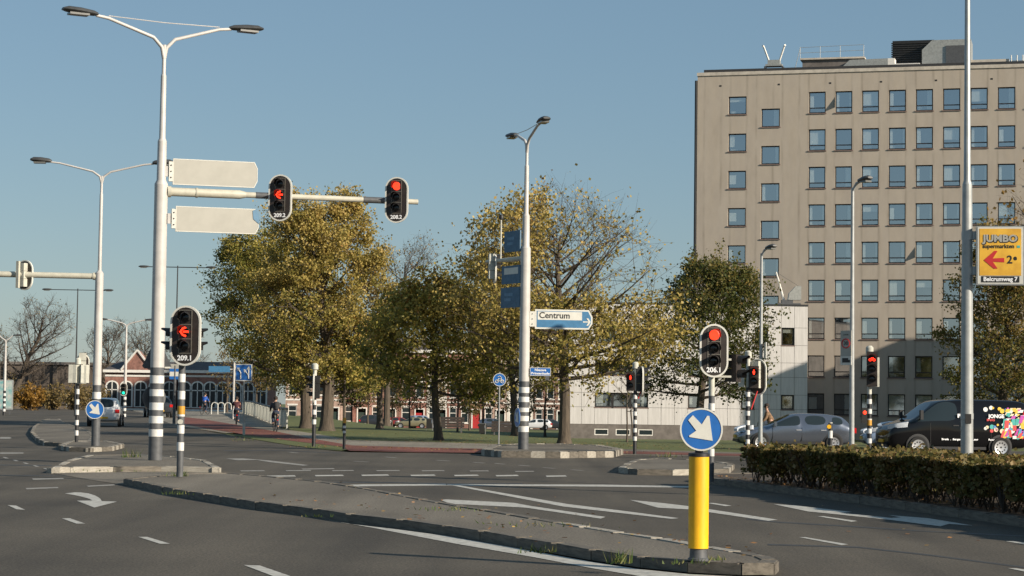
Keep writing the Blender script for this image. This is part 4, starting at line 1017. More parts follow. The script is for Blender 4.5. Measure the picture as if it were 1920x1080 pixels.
def signal(par, c, yaw=0.0, lit=None, number=None, w=.58, h=1.12, board=True, lenses=(.35, .075, -.2), r=.1, grey_back=False, glyph=None):
    """signal head facing -y, a backboard with rim, housing, lenses and visors"""
    q = MB()
    if board: q.prism(stadium(w - .06, h - .06), -.02, .02, 0)
    else: q.box((0, .0, sum(lenses) / len(lenses)), (r * 2.5, .1, r * 2.75 * len(lenses)), 0)
    for z in lenses: q.box((0, .11, z), (r * 2.3, .18, r * 2.6), 1)
    o = q.build('backboard' if board else 'housing', ['board_brown', 'signal_grey' if grey_back else 'signal_black'], par, loc=c, rz=yaw, smooth=False)
    if board:
        po, pi = stadium(w, h, 14), stadium(w - .07, h - .07, 14); n = len(po); rim = MB()
        rim.add([(x, -.028, z) for x, z in po] + [(x, -.028, z) for x, z in pi] + [(x, .026, z) for x, z in po] + [(x, .026, z) for x, z in pi],
                [(i, (i + 1) % n, (i + 1) % n + n, i + n) for i in range(n)] + [(i, i + 2 * n, (i + 1) % n + 2 * n, (i + 1) % n) for i in range(n)] +
                [(i + 2 * n, i + 3 * n, (i + 1) % n + 3 * n, (i + 1) % n + 2 * n) for i in range(n)] + [(i + n, (i + 1) % n + n, (i + 1) % n + 3 * n, i + 3 * n) for i in range(n)])
        rim.build('rim', 'sign_white', o, smooth=False)
        fr = MB(); a, b = r * 1.25, .008
        zt, zb_ = lenses[0] + r * 1.4, lenses[-1] - r * 1.4
        fr.bx(-a - b, -a + b, -.032, -.021, zb_, zt); fr.bx(a - b, a + b, -.032, -.021, zb_, zt)
        for z in (zt, (lenses[0] + lenses[1]) / 2, (lenses[1] + lenses[-1]) / 2 if len(lenses) > 2 else zt, zb_): fr.bx(-a, a, -.031, -.0215, z - b, z + b)
        fr.build('module_outline', 'housing_line', o, smooth=False)
    for i, z in enumerate(lenses):
        l = MB(); l.lathe([(.0, -.058), (r * .6, -.055), (r, -.042), (r, -.02)], 18, 0, (0, 0, z), 'y')
        on = lit and lit[0] == i
        l.build('lens', (lit[1] if on and lit[2] == 'ball' else 'lens_dark'), o)
        if on and lit[2] == 'arrow':
            ar = MB(); ar.tube([(.025, -.066, z + .085), (-.04, -.066, z + .06), (-.085, -.066, z), (-.04, -.066, z - .06), (.025, -.066, z - .085)], .02, 6); ar.tube([(-.03, -.066, z), (.1, -.066, z)], .021, 6); ar.build('lit_arrow', lit[1], o, smooth=False)
        if on and lit[2] == 'bike':
            ar = MB()
            for s in (-1, 1): ar.tube([(s * .05 + .034 * math.cos(k * .628), -.065, z - .02 + .034 * math.sin(k * .628)) for k in range(11)], .009, 4)
            ar.tube([(-.05, -.065, z - .02), (-.02, -.065, z + .035), (.03, -.065, z + .035), (.05, -.065, z - .02)], .009, 4); ar.tube([(-.02, -.065, z + .035), (0, -.065, z - .02), (.03, -.065, z + .035)], .008, 4)
            ar.build('lit_bicycle', lit[1], o)
        if on and lit[2] == 'man':
            ar = MB(); ar.prism([(-.02, z - .07), (.02, z - .07), (.035, z), (.03, z + .035), (-.03, z + .035), (-.035, z)], -.07, -.06); ar.lathe([(0, -.07), (.02, -.068), (.02, -.06)], 8, 0, (0, 0, z + .06), 'y'); ar.build('lit_figure', lit[1], o)
        visor(o, 0, z, r * 1.12, r * 2.1)
    if number: text('number', number, .135, 'white_text', o, (0, -.031, -h / 2 + .145), bold=.004)
    return o
def d02(par, c, dia, yaw=0.0):
    """round blue sign with white down-right arrow"""
    r = dia / 2
    q = MB(); q.lathe([(0, -.008), (r, -.008), (r, .012), (0, .012)], 36, 0, (0, 0, 0), 'y'); o = q.build('sign_disc', 'sign_blue', par, loc=c, rz=yaw)
    n = 40; q = MB()
    q.add([((r * k) * math.cos(2 * math.pi * i / n), -.012, (r * k) * math.sin(2 * math.pi * i / n)) for k in (1.0, .925) for i in range(n)], [(i, (i + 1) % n, (i + 1) % n + n, i + n) for i in range(n)])
    q.build('sign_rim', 'sign_white', o, smooth=False)
    A = [(268, 205), (293, 178), (342, 228), (371, 180), (383, 181), (402, 316), (275, 297), (273, 290), (312, 262)]
    q = MB(); q.prism([((x - 340) / 117 * r, (255 - y) / 117 * r) for x, y in A], -.014, -.009); q.build('arrow', 'sign_white', o, smooth=False)
    b = MB(); b.lathe([(0, .013), (r * .96, .013), (r * .96, .016), (0, .016)], 24, 0, (0, 0, 0), 'y'); b.build('sign_back', 'sign_back', o)
    return o
def bands_px(px, ys, Y, zbase):
    """convert photo rows of ring edges to heights"""
    return [(Z(px, a, Y) - zbase, Z(px, b, Y) - zbase) for a, b in ys]

# --- mast 1: tall left mast with double lamp, boom
b1 = G(291, 863, .12); Y1 = b1.y; z1 = b1.z
m1 = thing('street_light_mast', 'tall white mast with grey banded foot, twin lamps and signal boom', 'lamp post', b1)
H1 = lambda px, py: Z(px, py, Y1) - z1
striped(m1, H1(299, 345) - .02, .172, bands_px(291, [(818.6, 804.8), (793.8, 780), (769, 754.8), (743, 730), (719, 704)], Y1, z1))
q = MB(); zz = [H1(300, y) for y in (345, 338, 265, 259, 142, 138, 84)]
q.tube([(0, 0, zz[0] - .03), (0, 0, zz[0]), (0, 0, zz[1]), (0, 0, zz[2])], [.166, .166, .118, .112], 14); q.tube([(0, 0, zz[2]), (0, 0, zz[3]), (0, 0, zz[4])], [.112, .078, .068], 12); q.tube([(0, 0, zz[4]), (0, 0, zz[5]), (0, 0, zz[6])], [.066, .05, .048], 12)
q.build('upper_pole', 'mast_white', m1)
double_lamp(m1, zz[6] - .24, R(29), 1.75, .8, w=.38, h=.21)
yb = R(17); zb_ = H1(320, 359); d = Vector((math.cos(yb), math.sin(yb), 0))
q = MB(); q.tube([d * .1 + Vector((0, 0, zb_)), d * 1.95 + Vector((0, 0, zb_)), d * 2.1 + Vector((0, 0, zb_))], [.11, .11, .075], 12); q.tube([d * .15 + Vector((0, 0, zb_)), d * .24 + Vector((0, 0, zb_))], .14, 12); q.tube([d * .85 + Vector((0, 0, zb_)), d * .9 + Vector((0, 0, zb_))], .125, 12)
q.build('boom_sleeve', 'arm_beige', m1)
q = MB(); q.tube([d * 2.05 + Vector((0, 0, zb_)), d * 6.52 + Vector((0, 0, zb_))], [.075, .07], 10); q.build('boom', 'arm_beige', m1)
for a, b in ((2.35, 2.85), (5.1, 5.75)):
    q = MB(); q.tube([d * a + Vector((0, 0, zb_)), d * b + Vector((0, 0, zb_))], .083, 10); q.build('boom_clamp', 'band_grey', m1)
for px, num, lit, lab in ((523, '209.2', (1, 'red_lit', 'arrow'), 'overhead signal numbered 209.2 showing a red left arrow on the boom'), (744, '208.2', (0, 'red_lit', 'ball'), 'overhead signal numbered 208.2 showing red at the boom end')):
    r_ = (px - 309) / 76.3 * 1.02 / math.cos(yb) * (1.0 if px < 600 else .983)
    P = b1 + d * r_ + Vector((0, -.2, zb_)); P.z = Z(px, 371 if px < 600 else 375, P.y)
    t = thing('traffic_light', lab, 'traffic light', P, 0, 'signals on the tall mast boom'); signal(t, (0, 0, 0), R(-10), lit, num, .6, 1.17)
def sign_panel(px0, px1, ya, yb_, lab, hook, corner=False):
    yaw = R(17); x = (px0 - 300) / 76.3; c = b1 + Vector((x, .02, 0)); W = (px1 - px0) / 76.3 / math.cos(yaw) * .99; Hh = (yb_ - ya) / 76.3
    c.z = Z(px0, (ya + yb_) / 2, Y1)
    t = thing('direction_sign', lab, 'sign', c, yaw, 'blank backs of direction signs on the tall mast')
    pl = [(0, -Hh / 2), (W - .08, -Hh / 2), (W, -Hh * .25), (W, Hh * .25), (W - .08, Hh / 2), (0, Hh / 2)]
    q = MB(); q.prism(pl, -.03, .03); q.build('panel', 'sign_back', t, smooth=False)
    q = MB()
    n = len(pl); ins = [(x * .985 + W * .0075, z * .94) for x, z in pl]
    q.add([(x, -.034, z) for x, z in pl] + [(x, -.034, z) for x, z in ins], [(i, (i + 1) % n, (i + 1) % n + n, i + n) for i in range(n)]); q.build('edge_frame', 'sign_white', t, smooth=False)
    q = MB(); q.bx(-.1, -.005, -.05, .05, -Hh * .38, Hh * .38); q.build('bracket', 'sign_white', t, smooth=False)
    for k in (-1, 0, 1): q = MB(); q.lathe([(0, -.062), (.018, -.062), (.018, -.05)], 8, 0, (-.05, 0, k * .15), 'y'); q.build('bolt', 'band_black', t)
    q = MB(); q.bx(-.2, -.1, -.02, .02, -Hh * .2, Hh * .2); q.build('clamp', 'mast_white', t, smooth=False)
    if corner: q = MB(); q.prism([(W - .16, Hh * .42), (W - .07, Hh * .5), (W + .01, Hh * .2), (W + .01, -Hh * .1), (W - .14, Hh * .1)], -.042, -.036); q.build('dark_corner', 'sign_shaded_blue', t, smooth=False)
sign_panel(321, 476, 297, 346, 'upper blank cream direction sign back on tall mast', 0)
sign_panel(328, 480, 386, 434, 'lower blank cream direction sign back with dark corner, under the boom', 0, True)
# triangular and round sign backs behind the mast
t = thing('triangular_sign', 'grey back of a triangular sign fixed behind the banded mast', 'sign', (b1.x - .05, b1.y + .22, Z(291, 668, Y1)))
q = MB(); q.prism([(-.1, .32), (.1, .32), (.36, -.24), (.3, -.3), (-.3, -.3), (-.36, -.24)], -.012, .012); q.build('panel', 'band_grey', t, smooth=False)
q = MB(); q.bx(.2, .34, -.02, -.013, -.29, -.25); q.build('edge_frame', 'sign_white', t, smooth=False)
t = thing('round_sign', 'dark grey back of a round sign behind the banded mast foot', 'sign', (b1.x - .1, b1.y + .22, Z(291, 746, Y1)), R(30))
q = MB(); q.lathe([(0, -.01), (.3, -.01), (.3, .01), (0, .01)], 24, 0, (0, 0, 0), 'y'); q.build('panel', 'band_grey', t)

# --- striped signal poles
def signal_pole(px, py, top, lab, r=.055, dz=.0, nb=7, bz=(.45, 2.6), foot='band_grey', cap=True, group='striped signal poles at the junction', Y=None, cat='traffic light'):
    b = G(px, py, dz) if Y is None else S(px, Y)
    t = thing('signal_pole', lab, cat, b, 0, group); h = Z(px, top, b.y) - b.z
    striped(t, h, r, bandset(bz[0], min(bz[1], h * .9), nb), foot, 'signal_grey')
    if cap: q = MB(); q.lathe([(0, h - .05), (r * 1.7, h - .05), (r * 1.7, h + .12), (r * .9, h + .17), (0, h + .17)], 12); q.build('cap', 'signal_grey', t)
    return t, b, h
t, b, h = signal_pole(337, 894, 590, 'striped pole carrying signal 209.1 with red left arrow, nearest on the left', .066, .12, 5, (.5, 2.15), cap=False)
signal(t, (Z(0, 0, 1) * 0 + D(351, 630, b.y).x - b.x, -.2, Z(351, 630, b.y) - b.z), R(-10), (1, 'red_lit', 'arrow'), '209.1', .61, 1.16)
q = MB(); q.lathe([(.066, 1.2), (.074, 1.203), (.074, 1.36), (.066, 1.363)], 12); q.build('amber_band', 'amber', t)
q = MB(); q.lathe([(0, -.1), (.05, -.1), (.05, -.06)], 12, 0, (0, 0, 1.06), 'y'); q.build('push_button', 'signal_grey', t)
hz = Z(318, 637, b.y) - b.z
for s, xx, mn in ((-1, -.30, 'signal_black'), (1, .34, 'signal_grey')):
    o = signal(t, (xx * .55, .15, hz), R(90) * s, None, None, board=False, lenses=(.12, -.14), r=.1)
    q = MB(); q.bx(min(0, xx * .4), max(0, xx * .4), .12, .18, hz - .02, hz + .02); q.build('bracket', 'signal_grey', t, smooth=False)
t, b, h = signal_pole(1333, 903, 640, 'pole carrying signal 206.1 with red light, behind the yellow post', .06, .12, 4, (.5, 1.7), cap=True)
signal(t, (.02, -.2, Z(1334, 658, b.y) - b.z), R(3), (0, 'red_lit', 'ball'), '206.1', .57, 1.06, lenses=(.31, .05, -.2))
hz = Z(1360, 690, b.y) - b.z
q = MB()
for zz in (hz + .17, hz - .17): q.bx(0, .5, .02, .06, zz - .02, zz + .02)
q.build('bracket', 'signal_grey', t, smooth=False); signal(t, (.5, .1, hz), R(60), None, None, board=False, lenses=(.14, -.14), r=.1)
t, b, h = signal_pole(588, 838, 690, 'striped pole with side-on dark signal before the thick trunks', .07, 0, 5, (.8, 2.6), foot='band_black')
signal(t, (-.02, .02, h - .75), R(-88), None, None, .55, 1.1)
t, b, h = signal_pole(645, 843, 788, 'short striped signal post with small orange top by the bike path', .05, 0, 2, (.55, 1.2), foot='band_black', cap=False)
q = MB(); q.lathe([(.05, h - .1), (.06, h - .09), (.06, h + .08), (0, h + .1)], 10); q.build('button_box', 'amber', t)
t, b, h = signal_pole(1190, 852, 688, 'striped pole with small red pedestrian light and red flag before the annex', .06, 0, 6, (.45, 2.1), foot='band_black')
zc = Z(1184, 716, b.y) - b.z
signal(t, (-.16, -.08, zc), R(-12), (0, 'red_lit', 'man'), None, board=False, lenses=(.14, -.12), r=.11, grey_back=True); signal(t, (.22, .05, zc + .02), R(95), None, None, .55, 1.0)
q = MB(); q.tube([(.1, 0, zc - .55), (.2, 0, zc - .25)], .02, 5); q.build('red_strip', 'sign_red', t)
t, b, h = signal_pole(1402, 850, 668, 'striped pole with red pedestrian light and grey signal back, left of silver car', .062, 0, 6, (.5, 2.2), foot='band_black', Y=64)
zc = Z(1408, 708, b.y) - b.z
signal(t, (.16, -.1, zc), R(-5), (0, 'red_lit', 'man'), None, board=False, lenses=(.16, -.12), r=.12, grey_back=True); signal(t, (.3, .16, zc + .02), R(150), None, None, .58, 1.1, grey_back=True)
q = MB(); q.box((-.2, 0, zc), (.16, .2, .56)); q.build('housing', 'signal_grey', t, smooth=False)
q = MB(); q.tube([(.1, 0, zc - .95), (.28, 0, zc - .4)], .022, 5); q.build('red_strip', 'sign_red', t)
t, b, h = signal_pole(1630, 850, 660, 'striped pole with red bicycle light left of the black van', .062, 0, 6, (.4, 2.0), foot='band_black', Y=58)
zc = Z(1632, 692, b.y) - b.z
signal(t, (.05, -.1, zc), R(-8), (0, 'red_lit', 'bike'), None, board=False, lenses=(.27, 0, -.27), r=.115, grey_back=True)
q = MB(); q.box((.22, .06, zc - .08), (.08, .24, .8)); q.build('rear_housing', 'signal_grey', t, smooth=False)
q = MB(); q.lathe([(.062, 1.15), (.07, 1.153), (.07, 1.3), (.062, 1.303)], 12); q.build('amber_band', 'amber', t)
q = MB(); q.box((-.14, -.02, 1.42), (.14, .16, .42)); o = q.build('small_repeater', 'signal_black', t, smooth=False)
q = MB(); q.lathe([(0, -.115), (.05, -.11), (.05, -.1)], 10, 0, (-.14, 0, 1.5), 'y'); q.build('lit_lens', 'red_lit', o)
t, b, h = signal_pole(143, 836, 680, 'striped pole with beige backs of two signals beside left arrow sign', .06, 0, 5, (.35, 2.1), foot='band_black')
zc = Z(145, 702, b.y) - b.z
for xx, yw in ((-.13, 170), (.2, 200)): signal(t, (xx, .05, zc), R(yw), None, None, board=False, lenses=(.17, -.13), r=.12, grey_back=True)
signal(t, (.12, .18, zc + .25), R(185), None, None, .45, .9, grey_back=True)
q = MB(); q.box((-.18, -.12, zc + .02), (.22, .06, .62)); q.box((.2, -.12, zc + .0), (.22, .06, .62)); q.build('back_cover', 'signal_grey', t, smooth=False)
b = S(1557, 60); t = thing('striped_bollard', 'short striped post with yellow button box in front of silver car', 'bollard', b)
h = Z(1557, 792, 60) - b.z; striped(t, h, .06, bandset(.35, h * .98, 2), 'band_black', 'signal_grey')
q = MB(); q.lathe([(0, -.1), (.06, -.1), (.06, .02), (0, .02)], 10, 0, (-.05, 0, h - .12), 'y'); q.build('button_box', 'yellow_post', t)

# --- mast 2 (left), boom to the left
b2 = G(179, 836, .13); Y2 = b2.y; H2 = lambda px, py: Z(px, py, Y2) - b2.z
m2 = thing('street_light_mast', 'white mast with twin lamps and boom running out of the left edge', 'lamp post', b2)
striped(m2, H2(180, 512), .135, bands_px(178, [(748, 735)], Y2, b2.z))
q = MB(); q.tube([(0, 0, H2(181, 512)), (0, 0, H2(181, 507)), (0, 0, H2(181, 365)), (0, 0, H2(181, 362)), (0, 0, H2(181, 330))], [.13, .06, .052, .04, .038], 12); q.build('upper_pole', 'mast_white', m2)
double_lamp(m2, H2(181, 338), R(3), 1.62, .55, .032, False, L=.66, w=.28, h=.22)
q = MB(); zz = H2(178, 518); q.tube([(-.1, 0, zz), (-3.6, -.25, zz + .02)], .095, 12); q.tube([(-.14, 0, zz), (-.2, 0, zz)], .12, 12); q.build('boom', 'arm_beige', m2)
t = thing('traffic_light', 'back of an overhead signal on the boom at the left edge', 'traffic light', (D(42, 516, Y2 - .2).x, Y2 - .15, Z(42, 516, Y2)), R(155))
signal(t, (0, -.1, 0), 0, None, None, .62, .95, grey_back=True, lenses=(.24, 0, -.24))
q = MB(); q.bx(-.05, .05, .2, .28, -.42, .42); q.build('mounting_rail', 'arm_beige', t, smooth=False)
t = thing('round_sign', 'blue keep right arrow sign on the left white mast', 'sign', (D(178, 768, Y2 - .2).x, Y2 - .2, Z(178, 768, Y2))); d02(t, (0, 0, 0), .58)
q = MB(); q.bx(-.03, .03, .02, .1, -.2, .2); q.build('bracket', 'metal', t, smooth=False)

# --- mast 3 (middle)
b3 = G(981, 843, .18); Y3 = b3.y; H3 = lambda px, py: Z(px, py, Y3) - b3.z
m3 = thing('street_light_mast', 'white mast with dark banded foot and signs in the middle', 'lamp post', b3)
striped(m3, H3(984, 465), .165, bands_px(980, [(810, 799), (789.6, 779.8), (772.7, 764.4), (754, 744), (736.8, 725.9)], Y3, b3.z), base='band_grey')
q = MB(); zz = [H3(985, y) for y in (467, 461, 405, 400, 312, 309, 268)]
q.tube([(0, 0, zz[0]), (0, 0, zz[1]), (0, 0, zz[2])], [.16, .12, .115], 14); q.tube([(0, 0, zz[2]), (0, 0, zz[3]), (0, 0, zz[4])], [.115, .078, .07], 12); q.tube([(0, 0, zz[4]), (0, 0, zz[5]), (0, 0, zz[6])], [.07, .05, .048], 12); q.build('upper_pole', 'mast_white', m3)
double_lamp(m3, zz[6] - .2, R(-76), 1.55, .62, w=.36, h=.2)
cs = thing('direction_sign', 'blue and white arrow sign reading Centrum on the middle mast', 'sign', (b3.x + .2, b3.y - .05, Z(990, 598, Y3)), R(8))
k = 56.5; W = 1.96; Hh = .62
pl = [(.12, -Hh / 2), (W - .12, -Hh / 2), (W, -Hh * .2), (W, Hh * .15), (W - .12, Hh / 2), (.12, Hh / 2)]
q = MB(); q.prism(pl, -.03, .03); q.build('panel', 'sign_white', cs, smooth=False)
q = MB(); q.prism([(.17, -Hh / 2 + .05), (W - .14, -Hh / 2 + .05), (W - .05, -Hh * .17), (W - .05, Hh * .12), (W - .14, Hh / 2 - .05), (.17, Hh / 2 - .05)], -.034, -.031); q.build('blue_field', 'sign_steel_blue', cs, smooth=False)
q = MB(); q.bx(.2, W - .34, -.038, -.035, -.02, Hh / 2 - .07); q.build('white_field', 'sign_white', cs, smooth=False)
text('lettering', 'Centrum', .27, 'black_text', cs, (.24, -.039, .115), bold=.006, align='LEFT', width=None)
q = MB(); q.bx(W - .31, W - .1, -.042, -.036, -.085, -.05); q.prism([(W - .2, .05), (W - .14, .05), (W - .06, -.065), (W - .14, -.185), (W - .2, -.185), (W - .12, -.065)], -.0425, -.0365); q.build('arrow', 'sign_white', cs, smooth=False)
q = MB(); q.bx(-.06, .115, -.03, .03, -.24, .24); q.build('bracket', 'sign_white', cs, smooth=False)
for kk in (-1, 0, 1): q = MB(); q.lathe([(0, -.045), (.016, -.045), (.016, -.03)], 8, 0, (.03, 0, kk * .16), 'y'); q.build('bolt', 'band_black', cs)
for i, (ya, yb_, x0, lab) in enumerate(((432, 470, 948, 'uppermost slanted blue sign left of the middle mast'), (497, 530, 944, 'slanted blue sign with pale field under the short boom'), (538, 575, 943, 'lowest slanted blue sign left of the middle mast'))):
    yaw = R(-60); W = (976 - x0) / 56 / math.cos(yaw); Hh = (yb_ - ya) / 56 * .98
    t = thing('direction_sign', lab, 'sign', (b3.x - .16, b3.y - .05, Z(960, (ya + yb_) / 2, Y3)), yaw, 'blue signs edge-on at the middle mast')
    q = MB(); q.prism([(-W, -Hh / 2), (0, -Hh / 2), (0, Hh / 2), (-W, Hh / 2)], -.03, .03); q.build('panel', 'sign_dull_blue', t, smooth=False)
    q = MB()
    if i == 1: q.bx(-W * .85, -W * .08, -.036, -.031, Hh * .02, Hh * .38)
    else:
        for rr in range(2): q.bx(-W * .8, -W * (.35 + .1 * rr), -.036, -.031, Hh * (.08 - .25 * rr), Hh * (.22 - .25 * rr))
    q.build('pale_field', 'sign_white' if i == 1 else 'sign_shaded_blue', t, smooth=False)
yb = R(122); d = Vector((math.cos(yb), math.sin(yb), 0)); zz = H3(985, 484)
q = MB(); q.tube([Vector((0, 0, zz)) + d * .1, Vector((0, 0, zz)) + d * 2.35], [.085, .06], 10); q.build('boom', 'arm_beige', m3)
t = thing('camera_pole', 'thin vertical rod with small round detector on middle mast boom', 'camera', b3 + d * 1.5 + Vector((0, 0, zz + .06)))
q = MB(); q.tube([(0, 0, 0), (0, 0, 1.25)], .025, 6); q.build('rod', 'signal_grey', t); q = MB(); q.lathe([(0, 1.25), (.07, 1.28), (.08, 1.36), (.05, 1.42), (0, 1.43)], 10); q.build('detector', 'signal_black', t)
t = thing('traffic_light', 'back of the signal hanging on the middle mast boom', 'traffic light', b3 + d * 1.75 + Vector((-.05, .1, zz - .25)), R(98)); signal(t, (0, 0, 0), 0, None, None, .5, .95, grey_back=True)
t = thing('street_name_sign', 'small blue street name plate on the middle mast', 'sign', (b3.x + .18, b3.y - .1, Z(1007, 697, Y3)))
q = MB(); q.bx(0, .66, -.012, .012, -.13, .13); q.build('panel', 'sign_blue', t, smooth=False); q = MB()
for a, b_, c, e in ((0, .66, .115, .13), (0, .66, -.13, -.115), (0, .015, -.115, .115), (.645, .66, -.115, .115)): q.bx(a, b_, -.016, -.0125, c, e)
q.build('edge_frame', 'sign_white', t, smooth=False)
text('lettering', 'Nieuwe', .115, 'white_text', t, (.33, -.016, .052), bold=.003); text('lettering', 'Prinsenkade', .1, 'white_text', t, (.33, -.016, -.055), bold=.003, width=.58)
q = MB(); q.box((.55, .05, -.2), (.12, .12, .12)); q.build('fixing', 'band_grey', t, smooth=False)
t = thing('round_sign', 'blue round sign seen edge-on at the middle mast foot', 'sign', (b3.x - .2, b3.y - .1, Z(967, 783, Y3)), R(-74)); d02(t, (0, 0, 0), .6)
# round cycle path sign
b = G(935, 836); t = thing('cycle_sign', 'round blue cycle and moped sign on thin grey pole', 'sign', b); h = Z(935, 712, b.y) - b.z
q = MB(); q.tube([(0, .04, 0), (0, .04, h + .3)], .03, 8); q.build('pole', 'metal', t)
q = MB(); q.lathe([(0, -.008), (.36, -.008), (.36, .012), (0, .012)], 32, 0, (0, 0, 0), 'y'); o = q.build('sign_disc', 'sign_blue', t, loc=(0, 0, h)); o.scale = (.7, 1, .7)
q = MB(); q.add([(.36 * kk * math.cos(i * .19635), -.012, .36 * kk * math.sin(i * .19635)) for kk in (1, .92) for i in range(32)], [(i, (i + 1) % 32, (i + 1) % 32 + 32, i + 32) for i in range(32)]); q.build('sign_rim', 'sign_white', o, smooth=False)
q = MB()
for s in (-1, 1): q.tube([(s * .15 + .085 * math.cos(kk * .52), -.02, -.09 + .085 * math.sin(kk * .52)) for kk in range(13)], .017, 5)
q.tube([(-.15, -.02, -.09), (-.07, -.02, .06), (.1, -.02, .06), (.15, -.02, -.09)], .017, 5); q.tube([(-.07, -.02, .06), (0, -.02, -.09), (.1, -.02, .06), (.11, -.02, .13), (.05, -.02, .15)], .017, 5); q.tube([(-.1, -.02, .16), (.0, -.02, .2), (.06, -.02, .17)], .02, 5); q.build('bicycle_symbol', 'sign_white', o)

# --- right pole with advertising box
b4 = S(1813, 36.2); b4.z = .12
m4 = thing('street_light_mast', 'thick grey pole in the hedge carrying the yellow advertising box', 'lamp post', b4); H4 = lambda py: Z(1813, py, 36.2) - b4.z
q = MB(); q.tube([(0, 0, 0), (0, 0, H4(640)), (0, 0, H4(346))], [.108, .1, .082], 18); q.tube([(0, 0, H4(346)), (0, 0, H4(338)), (0, 0, 9.2)], [.082, .06, .042], 16); q.build('pole', 'mast_grey', m4)
q = MB(); q.box((.0, -.1, H4(785)), (.1, .03, .16)); q.build('service_door', 'signal_black', m4, smooth=False)
q = MB(); q.tube([(0, 0, H4(786)), (0, 0, H4(775))], .113, 16); q.build('collar', 'mast_grey', m4)
lamp_head(m4, (-.1, -.05, 9.15), (-.3, -1, .1))
ad = thing('advertising_box', 'yellow advertising light box with red left arrow, fixed to grey pole', 'sign', (b4.x + .13, b4.y - .1, Z(1866, 481, 36.2)), R(-9))
W, Hh = .79, 1.0
q = MB(); q.bx(0, W, -.09, .09, -Hh / 2, Hh / 2); q.build('case', 'mast_grey', ad, smooth=False)
q = MB(); q.bx(.02, W - .02, -.096, -.091, -Hh / 2 + .02, Hh / 2 - .02); q.build('white_margin', 'sign_white', ad, smooth=False)
q = MB(); q.bx(.05, W - .05, -.1, -.097, -Hh / 2 + .16, Hh / 2 - .045); q.build('poster', 'poster_yellow', ad, smooth=False)
q = MB(); q.bx(.08, W - .08, -.1, -.097, -Hh / 2 + .045, -Hh / 2 + .15); q.build('address_strip', 'black_text', ad, smooth=False)
text('lettering', 'Belcrumweg 7', .1, 'white_text', ad, (W / 2, -.102, -Hh / 2 + .098), bold=.003, width=.56)
text('lettering', 'JUMBO', .165, 'black_text', ad, (W / 2 + .008, -.1015, .277), bold=.013, width=.6); text('lettering', 'JUMBO', .165, 'sign_back', ad, (W / 2, -.1055, .285), bold=.006, width=.585)
text('lettering', 'supermarkten', .1, 'black_text', ad, (W / 2 - .03, -.102, .155), bold=.002, width=.52)
q = MB(); q.bx(W - .12, W - .07, -.104, -.101, .13, .17); q.build('small_mark', 'spot_2', ad, smooth=False)
q = MB(); q.prism([(.12, -.08), (.3, .08), (.35, .075), (.27, -.05), (.46, -.04), (.46, -.115), (.27, -.105), (.35, -.22), (.29, -.225)], -.105, -.101); q.build('arrow', 'sign_red', ad, smooth=False)
text('lettering', '2', .19, 'black_text', ad, (.55, -.102, -.075), bold=.004); text('lettering', 'e', .12, 'black_text', ad, (.64, -.102, -.04), bold=.004)
for zz in (.28, -.32):
    q = MB(); q.tube([(-.13, .1, zz), (-.13, .1, zz + .14)], .11, 14); q.bx(-.06, -.002, .0, .08, zz, zz + .14); q.build('clamp', 'mast_grey', ad, smooth=False)

# --- yellow beacon post
b5 = G(1309, 1051, .12)
yb5 = thing('traffic_beacon', 'yellow round post topped by a blue keep right arrow sign', 'beacon', b5); H5 = lambda py: Z(1310, py, b5.y) - b5.z
q = MB(); q.lathe([(0, 0), (.1, 0), (.1, .02), (.085, .03), (.08, H5(1028)), (0, H5(1028))], 24); q.build('foot', 'band_grey', yb5)
q = MB(); q.lathe([(0, H5(1028)), (.098, H5(1028)), (.098, H5(856)), (0, H5(856))], 32); q.build('yellow_sleeve', 'yellow_post', yb5)
q = MB(); q.lathe([(0, H5(856)), (.104, H5(856)), (.104, H5(850)), (.04, H5(848)), (.03, H5(766)), (0, H5(762))], 20); q.build('cap', 'band_black', yb5)
d02(yb5, (.015, -.06, H5(805)), 80 / FPX * b5.y, R(-2))

# --- distant lamp posts
def slim_lamp(px, Y, top, lab, kind, mn, heads=1, yaw=0.0, arm=1.6, bands=False, r=.07, rise=.25):
    b = S(px, Y); t = thing('street_lamp', lab, 'street lamp', b, 0, 'slim street lamps'); h = Z(px, top, Y) - b.z
    if bands: striped(t, h * .6, r, bandset(.3, 1.9, 4), 'band_black', mn)
    q = MB(); q.tube([(0, 0, h * .6 if bands else 0), (0, 0, h)], [r, r * .55], 10); q.build('upper_pole' if bands else 'pole', mn, t)
    if kind == 'tee':
        q = MB(); q.tube([(-arm, 0, h - .1), (arm, 0, h - .12)], r * .45, 6); q.build('cross_arm', mn, t)
        for s in (-1, 1): lamp_head(t, (s * (arm - .1), 0, h - .12), (s, 0, 0), .75, .3, .2)
    elif kind == 'vee': double_lamp(t, h, yaw, arm, .45, r * .45, False, mn, .7, .26, .18)
    else:
        q = MB(); q.tube([(0, 0, h - .1), (.1, -.1, h + .12), (.25, -.3, h + .2)], [r * .55, r * .5, r * .4], 8); q.build('lamp_arm', mn, t); lamp_head(t, (.15, -.2, h + .14), (.5, -.8, .15), .5, .32, .2)
    return t, b, h
slim_lamp(140, 165, 541, 'tall dark lamp with straight cross arm behind the left boom', 'tee', 'band_black', arm=2.1)
slim_lamp(327, 150, 498, 'tall dark lamp with cross arm just right of tall mast', 'tee', 'band_black', arm=2.1)
t, b, h = slim_lamp(233, 150, 612, 'slim white twin lamp with small green signal before the villa', 'vee', 'mast_white', arm=1.35, bands=True, r=.11)
signal(t, (-.05, -.25, Z(231, 730, 150) - b.z), 0, (2, 'green_lit', 'ball'), None, .5, .92, lenses=(.25, 0, -.25))
slim_lamp(7, 165, 640, 'small white twin lamp with banded foot at the left edge', 'vee', 'mast_white', arm=.6, bands=True, r=.11)
